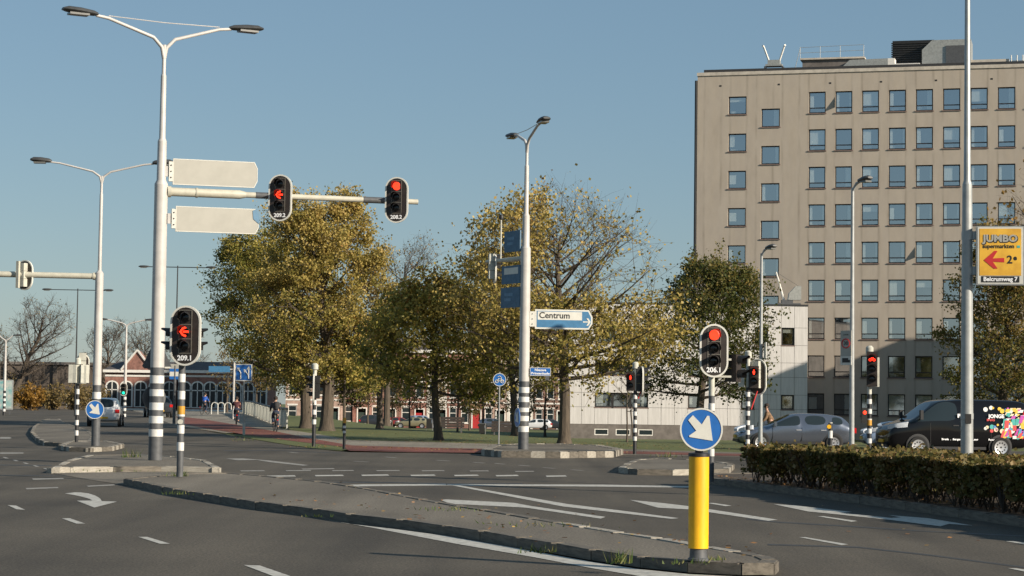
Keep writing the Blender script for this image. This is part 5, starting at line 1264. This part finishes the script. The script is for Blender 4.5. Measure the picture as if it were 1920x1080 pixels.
t, b, h = slim_lamp(1426, 78, 475, 'slim grey single lamp with edge-on plate before the annex', 'one', 'mast_grey', r=.085)
q = MB(); q.bx(-.02, .02, -.3, .3, Z(1428, 672, 78) - b.z, Z(1428, 642, 78) - b.z); q.build('edge_on_plate', 'sign_white', t, loc=(.16, 0, 0), smooth=False)
t, b, h = slim_lamp(1597, 62, 352, 'tall grey single lamp with zone sign left of the bicycle signal', 'one', 'mast_grey', r=.085)
z0 = t, b, h
zt = thing('zone_sign', 'narrow white zone sign, greyed for its shade, with red circle on the tall grey lamp', 'sign', (b.x - .12, b.y - .1, Z(1589, 644, 62)), R(-40)); Hh = 48 / 64.5
q = MB(); q.bx(-.26, .1, -.012, .012, -Hh / 2, Hh / 2); q.build('panel', 'sign_back', zt, smooth=False)  # white panel given a greyer colour to stand for its shade
q = MB(); q.tube([(-.08 + .13 * math.cos(k * .4189), -.016, .13 * math.sin(k * .4189)) for k in range(16)], .018, 5); q.build('red_ring', 'sign_red', zt)
text('lettering', '30', .15, 'black_text', zt, (-.08, -.014, 0), bold=.003); text('lettering', 'zone', .09, 'black_text', zt, (-.08, -.014, .26))
zt = thing('plate_sign', 'small white plate with dark truck symbol below the zone sign', 'sign', (b.x - .12, b.y - .1, Z(1589, 676, 62)), R(-40))
q = MB(); q.bx(-.26, .1, -.012, .012, -.13, .13); q.build('panel', 'sign_white', zt, smooth=False); q = MB(); q.bx(-.2, .0, -.016, -.0125, -.06, .07); q.bx(.0, .06, -.016, -.0125, -.06, .02); q.build('truck_symbol', 'black_text', zt, smooth=False)
# lane sign, bus stop, other small signs
b = G(457, 816); t = thing('lane_sign', 'square blue lane arrow sign on thin post by the bike path', 'sign', b); h = Z(454, 698, b.y) - b.z
q = MB(); q.tube([(0, .04, 0), (-.05, .04, h + .35)], .04, 8); q.build('post', 'metal', t); q = MB(); q.tube([(0, .04, 0), (0, .04, .55)], .06, 8); q.build('post_sleeve', 'signal_grey', t)
o = thing_part('x', t); bpy.data.objects.remove(o)
q = MB(); q.bx(-.46, .34, -.01, .01, h - .41, h + .39); o = q.build('panel', 'sign_white', t, smooth=False); q = MB(); q.bx(-.41, .29, -.016, -.011, h - .36, h + .34); q.build('blue_field', 'sign_blue', o, smooth=False)
q = MB(); q.tube([(-.2, -.02, h - .3), (-.2, -.02, h - .02), (-.3, -.02, h + .12)], .035, 5); q.prism([(-.36, h + .22), (-.22, h + .2), (-.34, h + .05)], -.03, -.018); q.tube([(.17, -.02, h - .3), (.17, -.02, h + .15)], .035, 5); q.prism([(.08, h + .13), (.26, h + .13), (.17, h + .3)], -.03, -.018)
q.tube([(.17, -.02, h - .15), (.02, -.02, h + .05)], .03, 5); q.prism([(-.06, h + .15), (.07, h + .1), (-.03, h - .02)], -.03, -.018); q.build('arrows', 'sign_white', o, smooth=False)
b = S(326, 140); t = thing('bus_stop_sign', 'blue and white bus stop plate on dark post behind the striped signal pole', 'sign', b); h = Z(328, 697, 140) - b.z
q = MB(); q.tube([(0, .05, 0), (0, .05, h + .4)], .1, 8); q.build('post', 'band_grey', t)
for k, (z0_, z1_, mn) in enumerate(((.2, .5, 'sign_back'), (0, .2, 'sign_blue'), (-.3, 0, 'sign_white'), (-.5, -.3, 'sign_blue'))): q = MB(); q.bx(-.34, .42, -.03, .02, h + z0_, h + z1_); q.build('panel', mn, t, smooth=False)
b = S(437, 160); t = thing('blue_sign', 'blue sign high on a thin white post left of the golden tree', 'sign', b); h = Z(405, 692, 160) - b.z
q = MB(); q.tube([(0, 0, 0), (0, 0, h + .5)], .07, 8); q.build('post', 'mast_white', t); q = MB(); q.bx(-1.9, -.3, -.03, .02, h - .22, h + .22); q.build('panel', 'sign_steel_blue', t, smooth=False); q = MB(); q.bx(-.3, 0, -.01, .01, h - .04, h + .04); q.build('bracket', 'mast_white', t, smooth=False)
b = S(10, 170); t = thing('billboard', 'pale poster panel standing at the left edge', 'billboard', b); h0, h1 = Z(10, 768, 170) - b.z, Z(10, 712, 170) - b.z
q = MB(); q.bx(-.8, .55, -.08, .08, h0, h1); q.build('case', 'mast_grey', t, smooth=False); q = MB(); q.bx(-.72, .47, -.09, -.081, h0 + .1, h1 - .1); q.build('poster', 'teal_poster', t, smooth=False)
for s in (-.5, .3): q = MB(); q.bx(s - .05, s + .05, -.05, .05, 0, h0); q.build('leg', 'band_grey', t, smooth=False)
# ================================================================ vehicles
def loft_body(stations, glass, levels=2):
    """cage of half-rings mirrored in y, subdivided, then split into parts by material index"""
    rings = []
    for x, zb, zs, zr, wb, ws, wr in stations:
        half = [(0, zb), (wb * .86, zb), (wb, zb + .1), (ws, zb + .55 * (zs - zb)), (ws * .985, zs), (wr, zr - .045), (wr * .84, zr), (0, zr + .02)]
        rings.append([(x, y, z) for y, z in half] + [(x, -y, z) for y, z in half[-2:0:-1]])
    n = len(rings[0]); vs = [p for r in rings for p in r]; fs = []; mi = []
    for i in range(len(rings) - 1):
        for k in range(n):
            a, b = i * n + k, i * n + (k + 1) % n
            fs.append((a, b, b + n, a + n)); kk = k if k < 7 else (13 - k)
            mi.append(glass.get((i, kk), 0))
    fs.append(tuple(range(n))); mi.append(0); fs.append(tuple(range(len(vs) - n, len(vs)))); mi.append(0)
    me = bpy.data.meshes.new('cage'); me.from_pydata(vs, [], fs); me.polygons.foreach_set('material_index', mi)
    for k in range(6): me.materials.append(M['trim_black'])
    bm = bmesh.new(); bm.from_mesh(me); bmesh.ops.recalc_face_normals(bm, faces=bm.faces)
    cl = bm.edges.layers.float.new('crease_edge')
    for e in bm.edges:
        m = {f.material_index for f in e.link_faces}
        if len(m) > 1: e[cl] = .75
    bm.to_mesh(me); bm.free()
    o = link('tmp', me); md = o.modifiers.new('s', 'SUBSURF'); md.levels = levels; md.render_levels = levels
    ev = bpy.data.meshes.new_from_object(o.evaluated_get(bpy.context.evaluated_depsgraph_get())); bpy.data.objects.remove(o)
    parts = {}
    V = [tuple(v.co) for v in ev.vertices]
    for p in ev.polygons:
        d = parts.setdefault(p.material_index if p.material_index != 2 else (2 if p.center.y > 0 else 5), ([], [], {}))
        f = []
        for v in p.vertices:
            if v not in d[2]: d[2][v] = len(d[0]); d[0].append(V[v])
            f.append(d[2][v])
        d[1].append(f)
    out = {}
    for k, (v, f, _) in parts.items():
        m = bpy.data.meshes.new('body'); m.from_pydata(v, [], f); m.polygons.foreach_set('use_smooth', [True] * len(f)); m.update(); out[k] = m
    return out
NAMES = {5: 'side_window', 0: 'body', 1: 'windscreen', 2: 'side_window', 3: 'rear_window', 4: 'bumper'}
HATCH = ([(2.05, .38, .56, .58, .55, .58, .45), (1.95, .24, .70, .72, .74, .78, .62), (1.5, .2, .86, .88, .80, .85, .66), (.98, .2, .95, .97, .82, .87, .70), (.15, .2, .98, 1.42, .83, .88, .60), (-.12, .2, .99, 1.46, .83, .88, .61),
          (-.22, .2, .99, 1.465, .83, .88, .61), (-1.05, .2, 1.01, 1.45, .83, .88, .60), (-1.2, .2, 1.02, 1.43, .83, .88, .6), (-1.62, .22, 1.03, 1.36, .82, .86, .57), (-1.95, .28, .98, 1.02, .78, .82, .62), (-2.05, .4, .8, .82, .65, .7, .55)],
         {(3, 6): 1, (3, 4): 2, (4, 4): 2, (6, 4): 2, (8, 4): 2, (9, 6): 3})
SUV = ([(2.2, .42, .62, .64, .6, .62, .5), (2.1, .3, .82, .84, .8, .84, .7), (1.5, .28, 1.0, 1.02, .86, .9, .74), (1.0, .28, 1.05, 1.07, .87, .92, .76), (.25, .28, 1.08, 1.62, .88, .92, .66), (0, .28, 1.08, 1.66, .88, .92, .67),
        (-.1, .28, 1.08, 1.66, .88, .92, .67), (-1.0, .28, 1.1, 1.66, .88, .92, .67), (-1.15, .28, 1.1, 1.65, .88, .92, .67), (-1.8, .3, 1.1, 1.6, .88, .91, .65), (-2.1, .34, 1.05, 1.1, .86, .9, .76), (-2.2, .45, .9, .95, .78, .82, .7)],
       {(3, 6): 1, (3, 4): 2, (4, 4): 2, (6, 4): 2, (8, 4): 2, (9, 6): 3})
VAN = ([(2.48, .45, .72, .74, .7, .72, .6), (2.4, .3, .98, 1.0, .86, .9, .78), (2.05, .26, 1.12, 1.14, .93, .97, .82), (1.62, .26, 1.2, 1.22, .95, .99, .86), (.82, .26, 1.22, 1.86, .95, .99, .78), (.62, .26, 1.22, 1.93, .95, .99, .79),
        (.05, .26, 1.22, 1.96, .95, .99, .80), (-.1, .26, 1.22, 1.965, .95, .99, .80), (-1.2, .26, 1.22, 1.97, .95, .99, .80), (-2.2, .28, 1.22, 1.95, .95, .98, .80), (-2.42, .3, 1.2, 1.88, .93, .96, .78), (-2.48, .42, 1.15, 1.75, .9, .93, .74)],
       {(3, 6): 1, (3, 4): 2, (4, 4): 2, (5, 4): 2})
HATCH = ([(x * 1.1, a, b * .96, c * .96, d, e, f) for x, a, b, c, d, e, f in HATCH[0]], HATCH[1])
CACHE = {}
def wheel(par, x, y, r, s, mat_rim='rim', spokes=10):
    q = MB(); q.lathe([(r * .62, -.1), (r * .95, -.1), (r, -.06), (r, .06), (r * .95, .1), (r * .62, .1)], 28, 0, (0, 0, 0), 'y')
    w = q.build('wheel', 'tyre', par, loc=(x, y, r))
    q = MB(); q.lathe([(0, s * .108), (r * .60, s * .106), (r * .68, s * .116), (r * .68, s * .02), (0, s * .02)], 28, 0, (0, 0, 0), 'y'); ri = q.build('rim', mat_rim, w)
    q = MB()
    for k in range(spokes):
        a = 2 * math.pi * k / spokes; q.lathe([(0, s * .100), (r * .085, s * .100), (r * .085, s * .112), (0, s * .112)], 8, 0, (math.cos(a) * r * .44, 0, math.sin(a) * r * .44), 'y')
    q.lathe([(0, s * .100), (r * .09, s * .100), (r * .09, s * .118), (0, s * .118)], 10, 0, (0, 0, 0), 'y'); q.build('rim_holes', 'trim_black', w)['kind'] = 'stuff'
def car(kind, label, loc, rz, paint, group=None, detail=True, name='parked_car', cat='car'):
    spec = {'hatch': HATCH, 'suv': SUV, 'van': VAN}[kind]
    if kind not in CACHE: CACHE[kind] = loft_body(*spec)
    t = thing(name, label, cat, loc, rz, group)
    for k, me in CACHE[kind].items():
        m = me.copy(); m.materials.clear(); m.materials.append(M[paint if k == 0 else 'car_glass']); m.polygons.foreach_set('material_index', [0] * len(m.polygons)); link(NAMES[k], m, t)
    ws = {'hatch': .86, 'suv': .9, 'van': .975}[kind]; r = {'hatch': .31, 'suv': .35, 'van': .345}[kind]
    xf, xr = {'hatch': (1.42, -1.38), 'suv': (1.35, -1.35), 'van': (1.5, -1.43)}[kind]
    for x in (xf, xr):
        for s in (-1, 1):
            q = MB(); n = 18; rr = r * 1.2
            q.lathe([(0, s * (ws - .12)), (rr, s * (ws - .12)), (rr, s * (ws + .012)), (rr * .9, s * (ws + .016)), (0, s * (ws + .004))], 24, 0, (x, 0, r * 1.04), 'y'); q.build('wheel_arch', 'trim_black', t)
            wheel(t, x, s * (ws - .03), r, s)
    L0, L1 = spec[0][0][0], spec[0][-1][0]
    zb = spec[0][3][2]
    for s in (-1, 1):
        yy = s * spec[0][1][5] * .8
        q = MB(); zl = zb * (.83 if kind != 'van' else .82); w1 = spec[0][1][5]; lg = .62 if kind == 'van' else .5; hh_ = .075 if kind == 'van' else .06
        A = [(L0 - .05, w1 * .62), (L0 - .13, w1 * .9), (L0 - .3, (w1 + ws) / 2 - .01), (L0 - lg, ws - .01)]
        vs_ = []
        for i_, (xx, yy_) in enumerate(A):
            up = .05 * i_
            vs_ += [(xx, s * yy_, zl - hh_ + up * .6), (xx, s * yy_, zl + hh_ * .6 + up), (xx - .1, s * (yy_ - .14), zl + hh_ * .6 + up), (xx - .1, s * (yy_ - .14), zl - hh_ + up * .6)]
        q.add(vs_, [(4 * i_ + k, 4 * i_ + (k + 1) % 4, 4 * i_ + 4 + (k + 1) % 4, 4 * i_ + 4 + k) for i_ in range(3) for k in range(4)] + [(0, 1, 2, 3), (15, 14, 13, 12)])
        q.build('headlight', 'headlight', t)
        q = MB(); zt = zb * (.86 if kind != 'van' else 1.05); hh = .1 if kind != 'van' else .3
        q.box((L1 + .1, s * spec[0][-2][5] * .86, zt), (.24, .24, hh * 2)); q.build('tail_light', 'tail_red', t)
        if detail:
            mx = spec[0][3][0] - .15
            q = MB(); q.box((mx - .05, s * (ws + .13), zb + .1 + (.12 if kind == 'van' else 0)), (.1, .16, .16 if kind != 'van' else .32)); q.box((mx, s * (ws + .03), zb + .06), (.06, .12, .05)); q.build('mirror', paint if kind != 'van' else 'trim_black', t, smooth=False)
            for hx in ((-.05, -1.0) if kind != 'van' else (.15, -.25)):
                q = MB(); q.box((hx, s * (ws + .012), zb - .13), (.2, .03, .035)); q.build('door_handle', 'rim' if kind != 'van' else 'trim_black', t, smooth=False)
            for hx in ((.95, -.17, -1.15) if kind != 'van' else (1.05, -.02, -1.1)):
                q = MB(); q.box((hx, s * (ws + .001), zb * .62), (.012, .02, zb * .66)); q.build('door_seam', 'trim_black', t, smooth=False)
            q = MB(); q.box(((xf + xr) / 2, s * (ws - .01), .3), (1.9, .06, .1)); q.build('sill_trim', 'trim_black', t, smooth=False)
    for xx, s in ((L0 + .0, 1), (L1 - .0, -1)):
        q = MB(); q.box((xx + s * .0, 0, .52), (.04, .5, .11)); q.build('number_plate', 'plate', t, smooth=False)
    q = MB(); q.box((L0 - .06, 0, .36), (.1, 1.1, .1)); q.build('grille', 'trim_black', t, smooth=False)
    return t
# black van, facing left and a little towards the camera
pv = S(1782, 74); vz = R(180 + 8)
van = car('van', 'glossy black delivery van with white lettering and coloured spots on its rear side', (pv.x, pv.y, g(pv.x, pv.y)), vz, 'car_black', name='delivery_van', cat='van')
# the side seen is local +y; text lies on it facing +y
def vtext(body, size, mn, x, z, width=None, bold=.004):
    o = text('lettering', body, size, mn, van, (x, 1.003, z), R(180), bold, width); return o
vtext('PIE', .17, 'white_text', -.06, 1.40, .34, .008); vtext('JONGE', .17, 'white_text', -1.28, 1.40, .58, .008)
vtext('ING', .1, 'spot_0', -1.08, 1.27, .28)
vtext('Breda  .  Bergen  .  Etten-Leur', .085, 'white_text', .02, .60, 1.3); vtext('Roosendaal', .085, 'white_text', -1.25, .60, .5)
rv = random.Random(8)
for k in range(22):
    x = rv.uniform(-1.5, -.75) if k < 12 else rv.uniform(-1.75, -1.45); z = rv.choice((rv.uniform(.85, 1.12), rv.uniform(1.56, 1.7))); r_ = rv.uniform(.035, .085)
    y = 1.0 if z < 1.2 else 1.0 - (z - 1.22) * .26
    q = MB(); q.lathe([(0, -.01), (r_, -.01), (r_, .006), (0, .006)], 14, 0, (x, y, z), 'y'); q.build('colour_spot', 'spot_%d' % rv.randrange(7), van)
for k in range(46):
    x = rv.uniform(-2.3, -1.5); z = rv.uniform(.62, 1.2) + rv.random() * .0
    if (x + 1.5) * -1 < .5 and z > 1.05: continue
    w_, h_ = rv.uniform(.05, .16), rv.uniform(.1, .34); sl = rv.uniform(-.1, .1) - .06
    q = MB(); q.prism([(x, z), (x + w_, z + sl * .2), (x + w_ + sl, z + h_), (x + sl, z + h_)], .985, 1.004 + .0004 * k); q.build('colour_patch', 'spot_%d' % rv.randrange(7), van, smooth=False)
for k in range(34):
    x = rv.uniform(-2.25, -1.72); z = rv.uniform(1.2, 1.62); w_, h_ = rv.uniform(.06, .16), rv.uniform(.05, .12); y = 1.0 - (z + h_ - 1.22) * .16
    q = MB(); q.prism([(x, z), (x + w_, z), (x + w_ - .05, z + h_), (x - .05, z + h_)], y - .03, y + .0004 * k); q.build('colour_patch', 'spot_%d' % rv.choice((3, 3, 6, 6, 1, 2, 4)), van, smooth=False)
# silver hatchback
pc = S(1487, 82); car('hatch', 'silver hatchback driving left behind the hedge', (pc.x, pc.y, g(pc.x, pc.y)), R(180 + 4), 'car_silver', name='passing_car')
pc = S(1690, 88); car('hatch', 'pale blue car nose showing between silver hatchback and black van', (pc.x + .6, pc.y, g(pc.x, pc.y)), R(180), 'car_blue', name='passing_car')
# white car going away at the left
pc = G(186, 800); car('suv', 'white estate car driving away behind the left mast', (pc.x, pc.y + 2, g(pc.x, pc.y + 2)), R(97), 'car_white', name='passing_car')
pc = S(296, 165); car('suv', 'dark car with red tail light half hidden behind the banded mast', (pc.x, pc.y, g(pc.x, pc.y)), R(105), 'car_dark', name='passing_car', detail=False)
for px, Y, rz, pm, kd, lab in ((705, 283, 0, 'car_dark', 'suv', 'dark grey parked car behind the slim grey trunk'), (752, 284, 0, 'car_red', 'hatch', 'maroon parked car left of the sand coloured one'), (772, 281, 180, 'car_sand', 'hatch', 'sand coloured parked car before the red brick house'),
                               (795, 282, 0, 'car_blue', 'suv', 'pale blue parked car beside the dark litter bin'), (1003, 281, 180, 'car_white', 'hatch', 'white parked car right of the striped sign mast'), (1036, 282, 0, 'car_dark', 'hatch', 'dark parked car left of the wide rounded tree trunk'),
                               (928, 282, 0, 'car_silver', 'hatch', 'silver parked car behind the round cycle sign post')):
    p = S(px, Y); car(kd, lab, (p.x, Y, g(p.x, Y) + .03), R(rz), pm, 'cars parked on the far quay', False)

# ================================================================ people and bicycles
def skin(name, pts, edges, radii, material, parent, sub=1):
    me = bpy.data.meshes.new(name); me.from_pydata([tuple(p) for p in pts], edges, [])
    o = link('tmp', me); md = o.modifiers.new('sk', 'SKIN'); sd = me.skin_vertices[0].data
    for i, r in enumerate(radii): sd[i].radius = (r, r) if not hasattr(r, '__len__') else r
    sd[0].use_root = True
    s = o.modifiers.new('ss', 'SUBSURF'); s.levels = sub; s.render_levels = sub
    ev = bpy.data.meshes.new_from_object(o.evaluated_get(bpy.context.evaluated_depsgraph_get())); bpy.data.objects.remove(o)
    ev.materials.clear(); ev.materials.append(M[material]); ev.polygons.foreach_set('use_smooth', [True] * len(ev.polygons)); ev.polygons.foreach_set('material_index', [0] * len(ev.polygons))
    return link(name, ev, parent)
def bicycle(label, loc, rz):
    t = thing('bicycle', label, 'bicycle', loc, rz, 'ridden bicycles')
    for x in (-.52, .52):
        q = MB(); q.tube([(x + .33 * math.cos(k * .3307), 0, .34 + .33 * math.sin(k * .3307)) for k in range(20)], .02, 6, caps=False); w = q.build('wheel', 'tyre', t)
        q = MB()
        for k in range(8): a = k * .785; q.tube([(x, 0, .34), (x + .32 * math.cos(a), 0, .34 + .32 * math.sin(a))], .004, 3)
        q.build('spokes', 'metal', w)
    q = MB(); A, B, C_, D_ = (-.52, 0, .34), (-.1, 0, .3), (-.22, 0, .85), (.4, 0, .88)
    for a, b in ((A, B), (B, C_), (A, C_), (B, D_), (C_, D_)): q.tube([a, b], .017, 6)
    q.tube([(.52, 0, .34), (.4, 0, .88), (.36, 0, 1.05)], .017, 6); q.build('frame', 'trim_black', t)
    q = MB(); q.tube([(.2, -.28, 1.06), (.36, -.1, 1.08), (.36, .1, 1.08), (.2, .28, 1.06)], .014, 6); q.build('handlebar', 'metal', t)
    q = MB(); q.prism([(-.36, .93), (-.08, .95), (-.05, .98), (-.34, 1.0)], -.08, .08); q.build('saddle', 'trim_black', t, smooth=False)
    q = MB(); q.bx(-.78, -.3, -.07, .07, .70, .73); q.build('carrier', 'trim_black', t, smooth=False)
    q = MB(); q.box((-.86, 0, .62), (.03, .08, .07)); q.build('rear_light', 'tail_red', t, smooth=False)
    return t
def rider(label, loc, rz, jacket, trousers, hair='hair', pack=None):
    """sits on the saddle, facing +x"""
    t = thing('person', label, 'person', loc, rz)
    hip = Vector((-.2, 0, 1.02)); ch = Vector((-.04, 0, 1.42)); nk = Vector((.0, 0, 1.56)); hd = Vector((.03, 0, 1.70))
    J = lambda *a: Vector(a)
    pts = [hip, J(-.13, 0, 1.2), ch, nk, J(.02, 0, 1.62), hd, J(.03, 0, 1.79)]; ed = [(0, 1), (1, 2), (2, 3), (3, 4), (4, 5), (5, 6)]; rad = [.14, .14, .16, .06, .06, .1, .075]
    def limb(parent, L, rs):
        i = parent
        for p, r in zip(L, rs): pts.append(p); rad.append(r); ed.append((i, len(pts) - 1)); i = len(pts) - 1
        return i
    kn = {1: J(.18, .12, .78), -1: J(.12, -.12, .62)}; an = {1: J(-.02, .12, .42), -1: J(-.12, -.12, .25)}
    for s in (1, -1):
        limb(2, [J(.0, s * .19, 1.44), J(.06, s * .25, 1.22), J(.24, s * .24, 1.09)], [.065, .05, .036])
        limb(0, [J(-.16, s * .1, .98), kn[s], an[s], an[s] + J(.14, 0, -.04)], [.1, .07, .045, .04])
    body = skin('body', pts, ed, rad, 'skin', t)
    # hands with fingers and thumb closed round the handlebar
    for s in (1, -1):
        w = J(.24, s * .24, 1.09); hp = [w, w + J(.05, 0, 0), w + J(.085, 0, 0)]; he = [(0, 1), (1, 2)]; hr = [.026, .032, .03]
        for k in range(4):
            y = s * (.24 + (k - 1.5) * .02); L = (.05, .058, .055, .042)[k]
            a = len(hp); hp += [J(.33, y, 1.085), J(.33 + L * .6, y, 1.06), J(.33 + L * .4, y, 1.03)]; he += [(2, a), (a, a + 1), (a + 1, a + 2)]; hr += [.0095, .009, .008]
        a = len(hp); hp += [J(.28, s * .2, 1.08), J(.31, s * .19, 1.05)]; he += [(1, a), (a, a + 1)]; hr += [.011, .009]
        skin('hand', hp, he, hr, 'skin', t, 1)
    P = [hip + J(.01, 0, .02), J(-.13, 0, 1.2), ch, nk + J(0, 0, -.05)]; E = [(0, 1), (1, 2), (2, 3)]; Rr = [.165, .165, .185, .085]
    for s in (1, -1):
        a = len(P); P += [J(.0, s * .19, 1.44), J(.06, s * .25, 1.22), J(.2, s * .24, 1.11)]; E += [(2, a), (a, a + 1), (a + 1, a + 2)]; Rr += [.085, .068, .052]
    skin('jacket', P, E, Rr, jacket, t)
    P = [hip + J(0, 0, -.02), hip + J(.02, 0, .06)]; E = [(0, 1)]; Rr = [.15, .15]
    for s in (1, -1):
        a = len(P); P += [J(-.14, s * .1, .98), kn[s], an[s] + J(0, 0, .04)]; E += [(0, a), (a, a + 1), (a + 1, a + 2)]; Rr += [.115, .085, .062]
    skin('trousers', P, E, Rr, trousers, t)
    for s in (1, -1): skin('shoe', [an[s] + J(-.03, 0, -.03), an[s] + J(.07, 0, -.06), an[s] + J(.18, 0, -.07)], [(0, 1), (1, 2)], [.05, .048, .036], 'trim_black', t)
    q = MB(); q.lathe([(0, .0), (.1, -.02), (.112, .05), (.1, .11), (.06, .15), (0, .165)], 14, 0, (.01, 0, 1.69)); q.build('hair', hair, t)
    for s in (1, -1):
        q = MB(); q.lathe([(0, -.01), (.012, -.008), (.014, 0), (.01, .008), (0, .01)], 8, 0, (.125, s * .035, 1.71), 'x'); q.build('eye', 'trim_black', t)
        q = MB(); q.lathe([(0, -.012), (.028, -.01), (.03, .0), (.02, .012), (0, .014)], 8, 0, (.02, s * .108, 1.69), 'y'); q.build('ear', 'skin', t)
    q = MB(); q.prism([(.12, 1.66), (.152, 1.662), (.125, 1.71)], -.015, .015); q.build('nose', 'skin', t, smooth=False)
    q = MB(); q.box((.122, 0, 1.632), (.01, .045, .01)); q.build('mouth', 'sign_red', t, smooth=False)
    if pack: q = MB(); q.lathe([(0, -.2), (.12, -.19), (.15, 0), (.13, .18), (0, .21)], 12, 0, (-.25, 0, 1.36)); q.build('backpack', pack, t)
    return t
for px, py, rz, jk, pk, lab, lb in ((384, 777, 70, 'jacket_blue', None, 'cyclist in bright blue jacket farthest away on the bike path', 'bicycle under the rider in bright blue jacket'),
                                    (443, 796, 100, 'jacket_maroon', None, 'cyclist in dark maroon top riding beside the white railing', 'bicycle under the rider in dark maroon top'),
                                    (516, 809, 104, 'jacket_grey', 'pack', 'cyclist in dark clothes with grey backpack, nearest on bike path', 'bicycle under the rider with grey backpack')):
    p = G(px, py, .02); bicycle(lb, p, R(rz)); rider(lab, p, R(rz), jk, 'jeans', pack=pk)
p = S(1438, 88); p.z = g(p.x, p.y) + .0; bicycle('bicycle hidden behind the silver car, under the brown jacketed rider', p, R(178)); rider('cyclist in brown jacket half hidden behind the silver car', p, R(178), 'jacket_brown', 'jeans')

# ================================================================ park furniture and bridge railing
def bench(px, Y, label):
    b = S(px, Y); t = thing('park_bench', label, 'bench', b, R(4), 'dark park benches')
    for k in range(4):
        q = MB(); q.bx(-1.05, 1.05, -.12 + .0, -.07, .42 + k * .19, .59 + k * .19); q.build('back_slat', 'bench_dark', t, smooth=False)
    for k in range(3):
        q = MB(); q.bx(-1.05, 1.05, .0 + k * .17, .15 + k * .17, .45, .5); q.build('seat_slat', 'bench_dark', t, smooth=False)
    for s in (-.85, .85):
        q = MB(); q.bx(s - .05, s + .05, -.07, .0, 0, 1.15); q.bx(s - .05, s + .05, .0, .5, .38, .449); q.bx(s - .05, s + .05, .4, .48, 0, .38); q.build('leg', 'band_grey', t, smooth=False)
bench(843, 152, 'long dark bench seen from behind, right of the leaning trunk'); bench(950, 148, 'long dark bench partly hidden by the striped sign mast')
for px, Y, lab in ((805, 150, 'dark litter bin left of the leaning trunk'), (904, 146, 'dark litter bin left of the round cycle sign')):
    b = S(px, Y); t = thing('litter_bin', lab, 'bin', b, 0, 'dark litter bins on the lawn')
    q = MB(); q.bx(-.2, .16, -.17, .17, .18, .82); q.build('bin_body', 'signal_black', t, smooth=False); q = MB(); q.bx(-.22, .18, -.19, .19, .82, .87); q.build('lid', 'band_grey', t, smooth=False)
    q = MB(); q.tube([(.22, 0, 0), (.22, 0, .85)], .035, 6); q.build('post', 'metal', t)
    q = MB(); q.tube([(-.2, 0, 0), (-.2, 0, .2)], .02, 5); q.build('foot', 'metal', t)
a, c = Vector((*G(538, 802).xy, 0)), Vector((*S(455, 196).xy, 0)); L = (c - a).length; yaw = math.atan2((c - a).y, (c - a).x)
rail = thing('bridge_railing', 'pale panelled bridge railing with dark handrail beside the cyclists', 'railing', (a.x, a.y, 0), yaw); n = 14
for k in range(n):
    x0, x1 = L * k / n, L * (k + 1) / n; m = a + (c - a) * ((k + .5) / n); z = g(m.x, m.y)
    q = MB(); q.bx(x0 + .06, x1 - .06, -.03, .03, z + .08, z + 1.06); q.build('panel', 'frosted', rail, smooth=False)
    q = MB(); q.bx(x0 - .06, x0 + .06, -.05, .05, z - .1, z + 1.1); q.build('post', 'pale_rail', rail, smooth=False)
q = MB(); P = []
for k in range(n + 1): m = a + (c - a) * (k / n); P.append((L * k / n, 0, g(m.x, m.y) + 1.15))
q.tube(P, .07, 6); q.build('handrail', 'band_black', rail)
for k, px in enumerate((402, 414, 427, 468, 476)):
    b = S(px, 184); q = MB(); q.tube([(-.28, 0, 0), (-.28, 0, .75), (-.2, 0, .95), (0, 0, 1.02), (.2, 0, .95), (.28, 0, .75), (.28, 0, 0)], .04, 6)
    o = q.build('bicycle_stand', 'sign_white', None, b); tag(o, ('leftmost white hooped stand before the arched brick windows', 'second white hooped stand from the left', 'third white hooped stand, left of the thin white post', 'first white hooped stand right of the thin white post', 'last white hooped stand near the railing end')[k], 'bicycle stand', 'white bicycle stands')
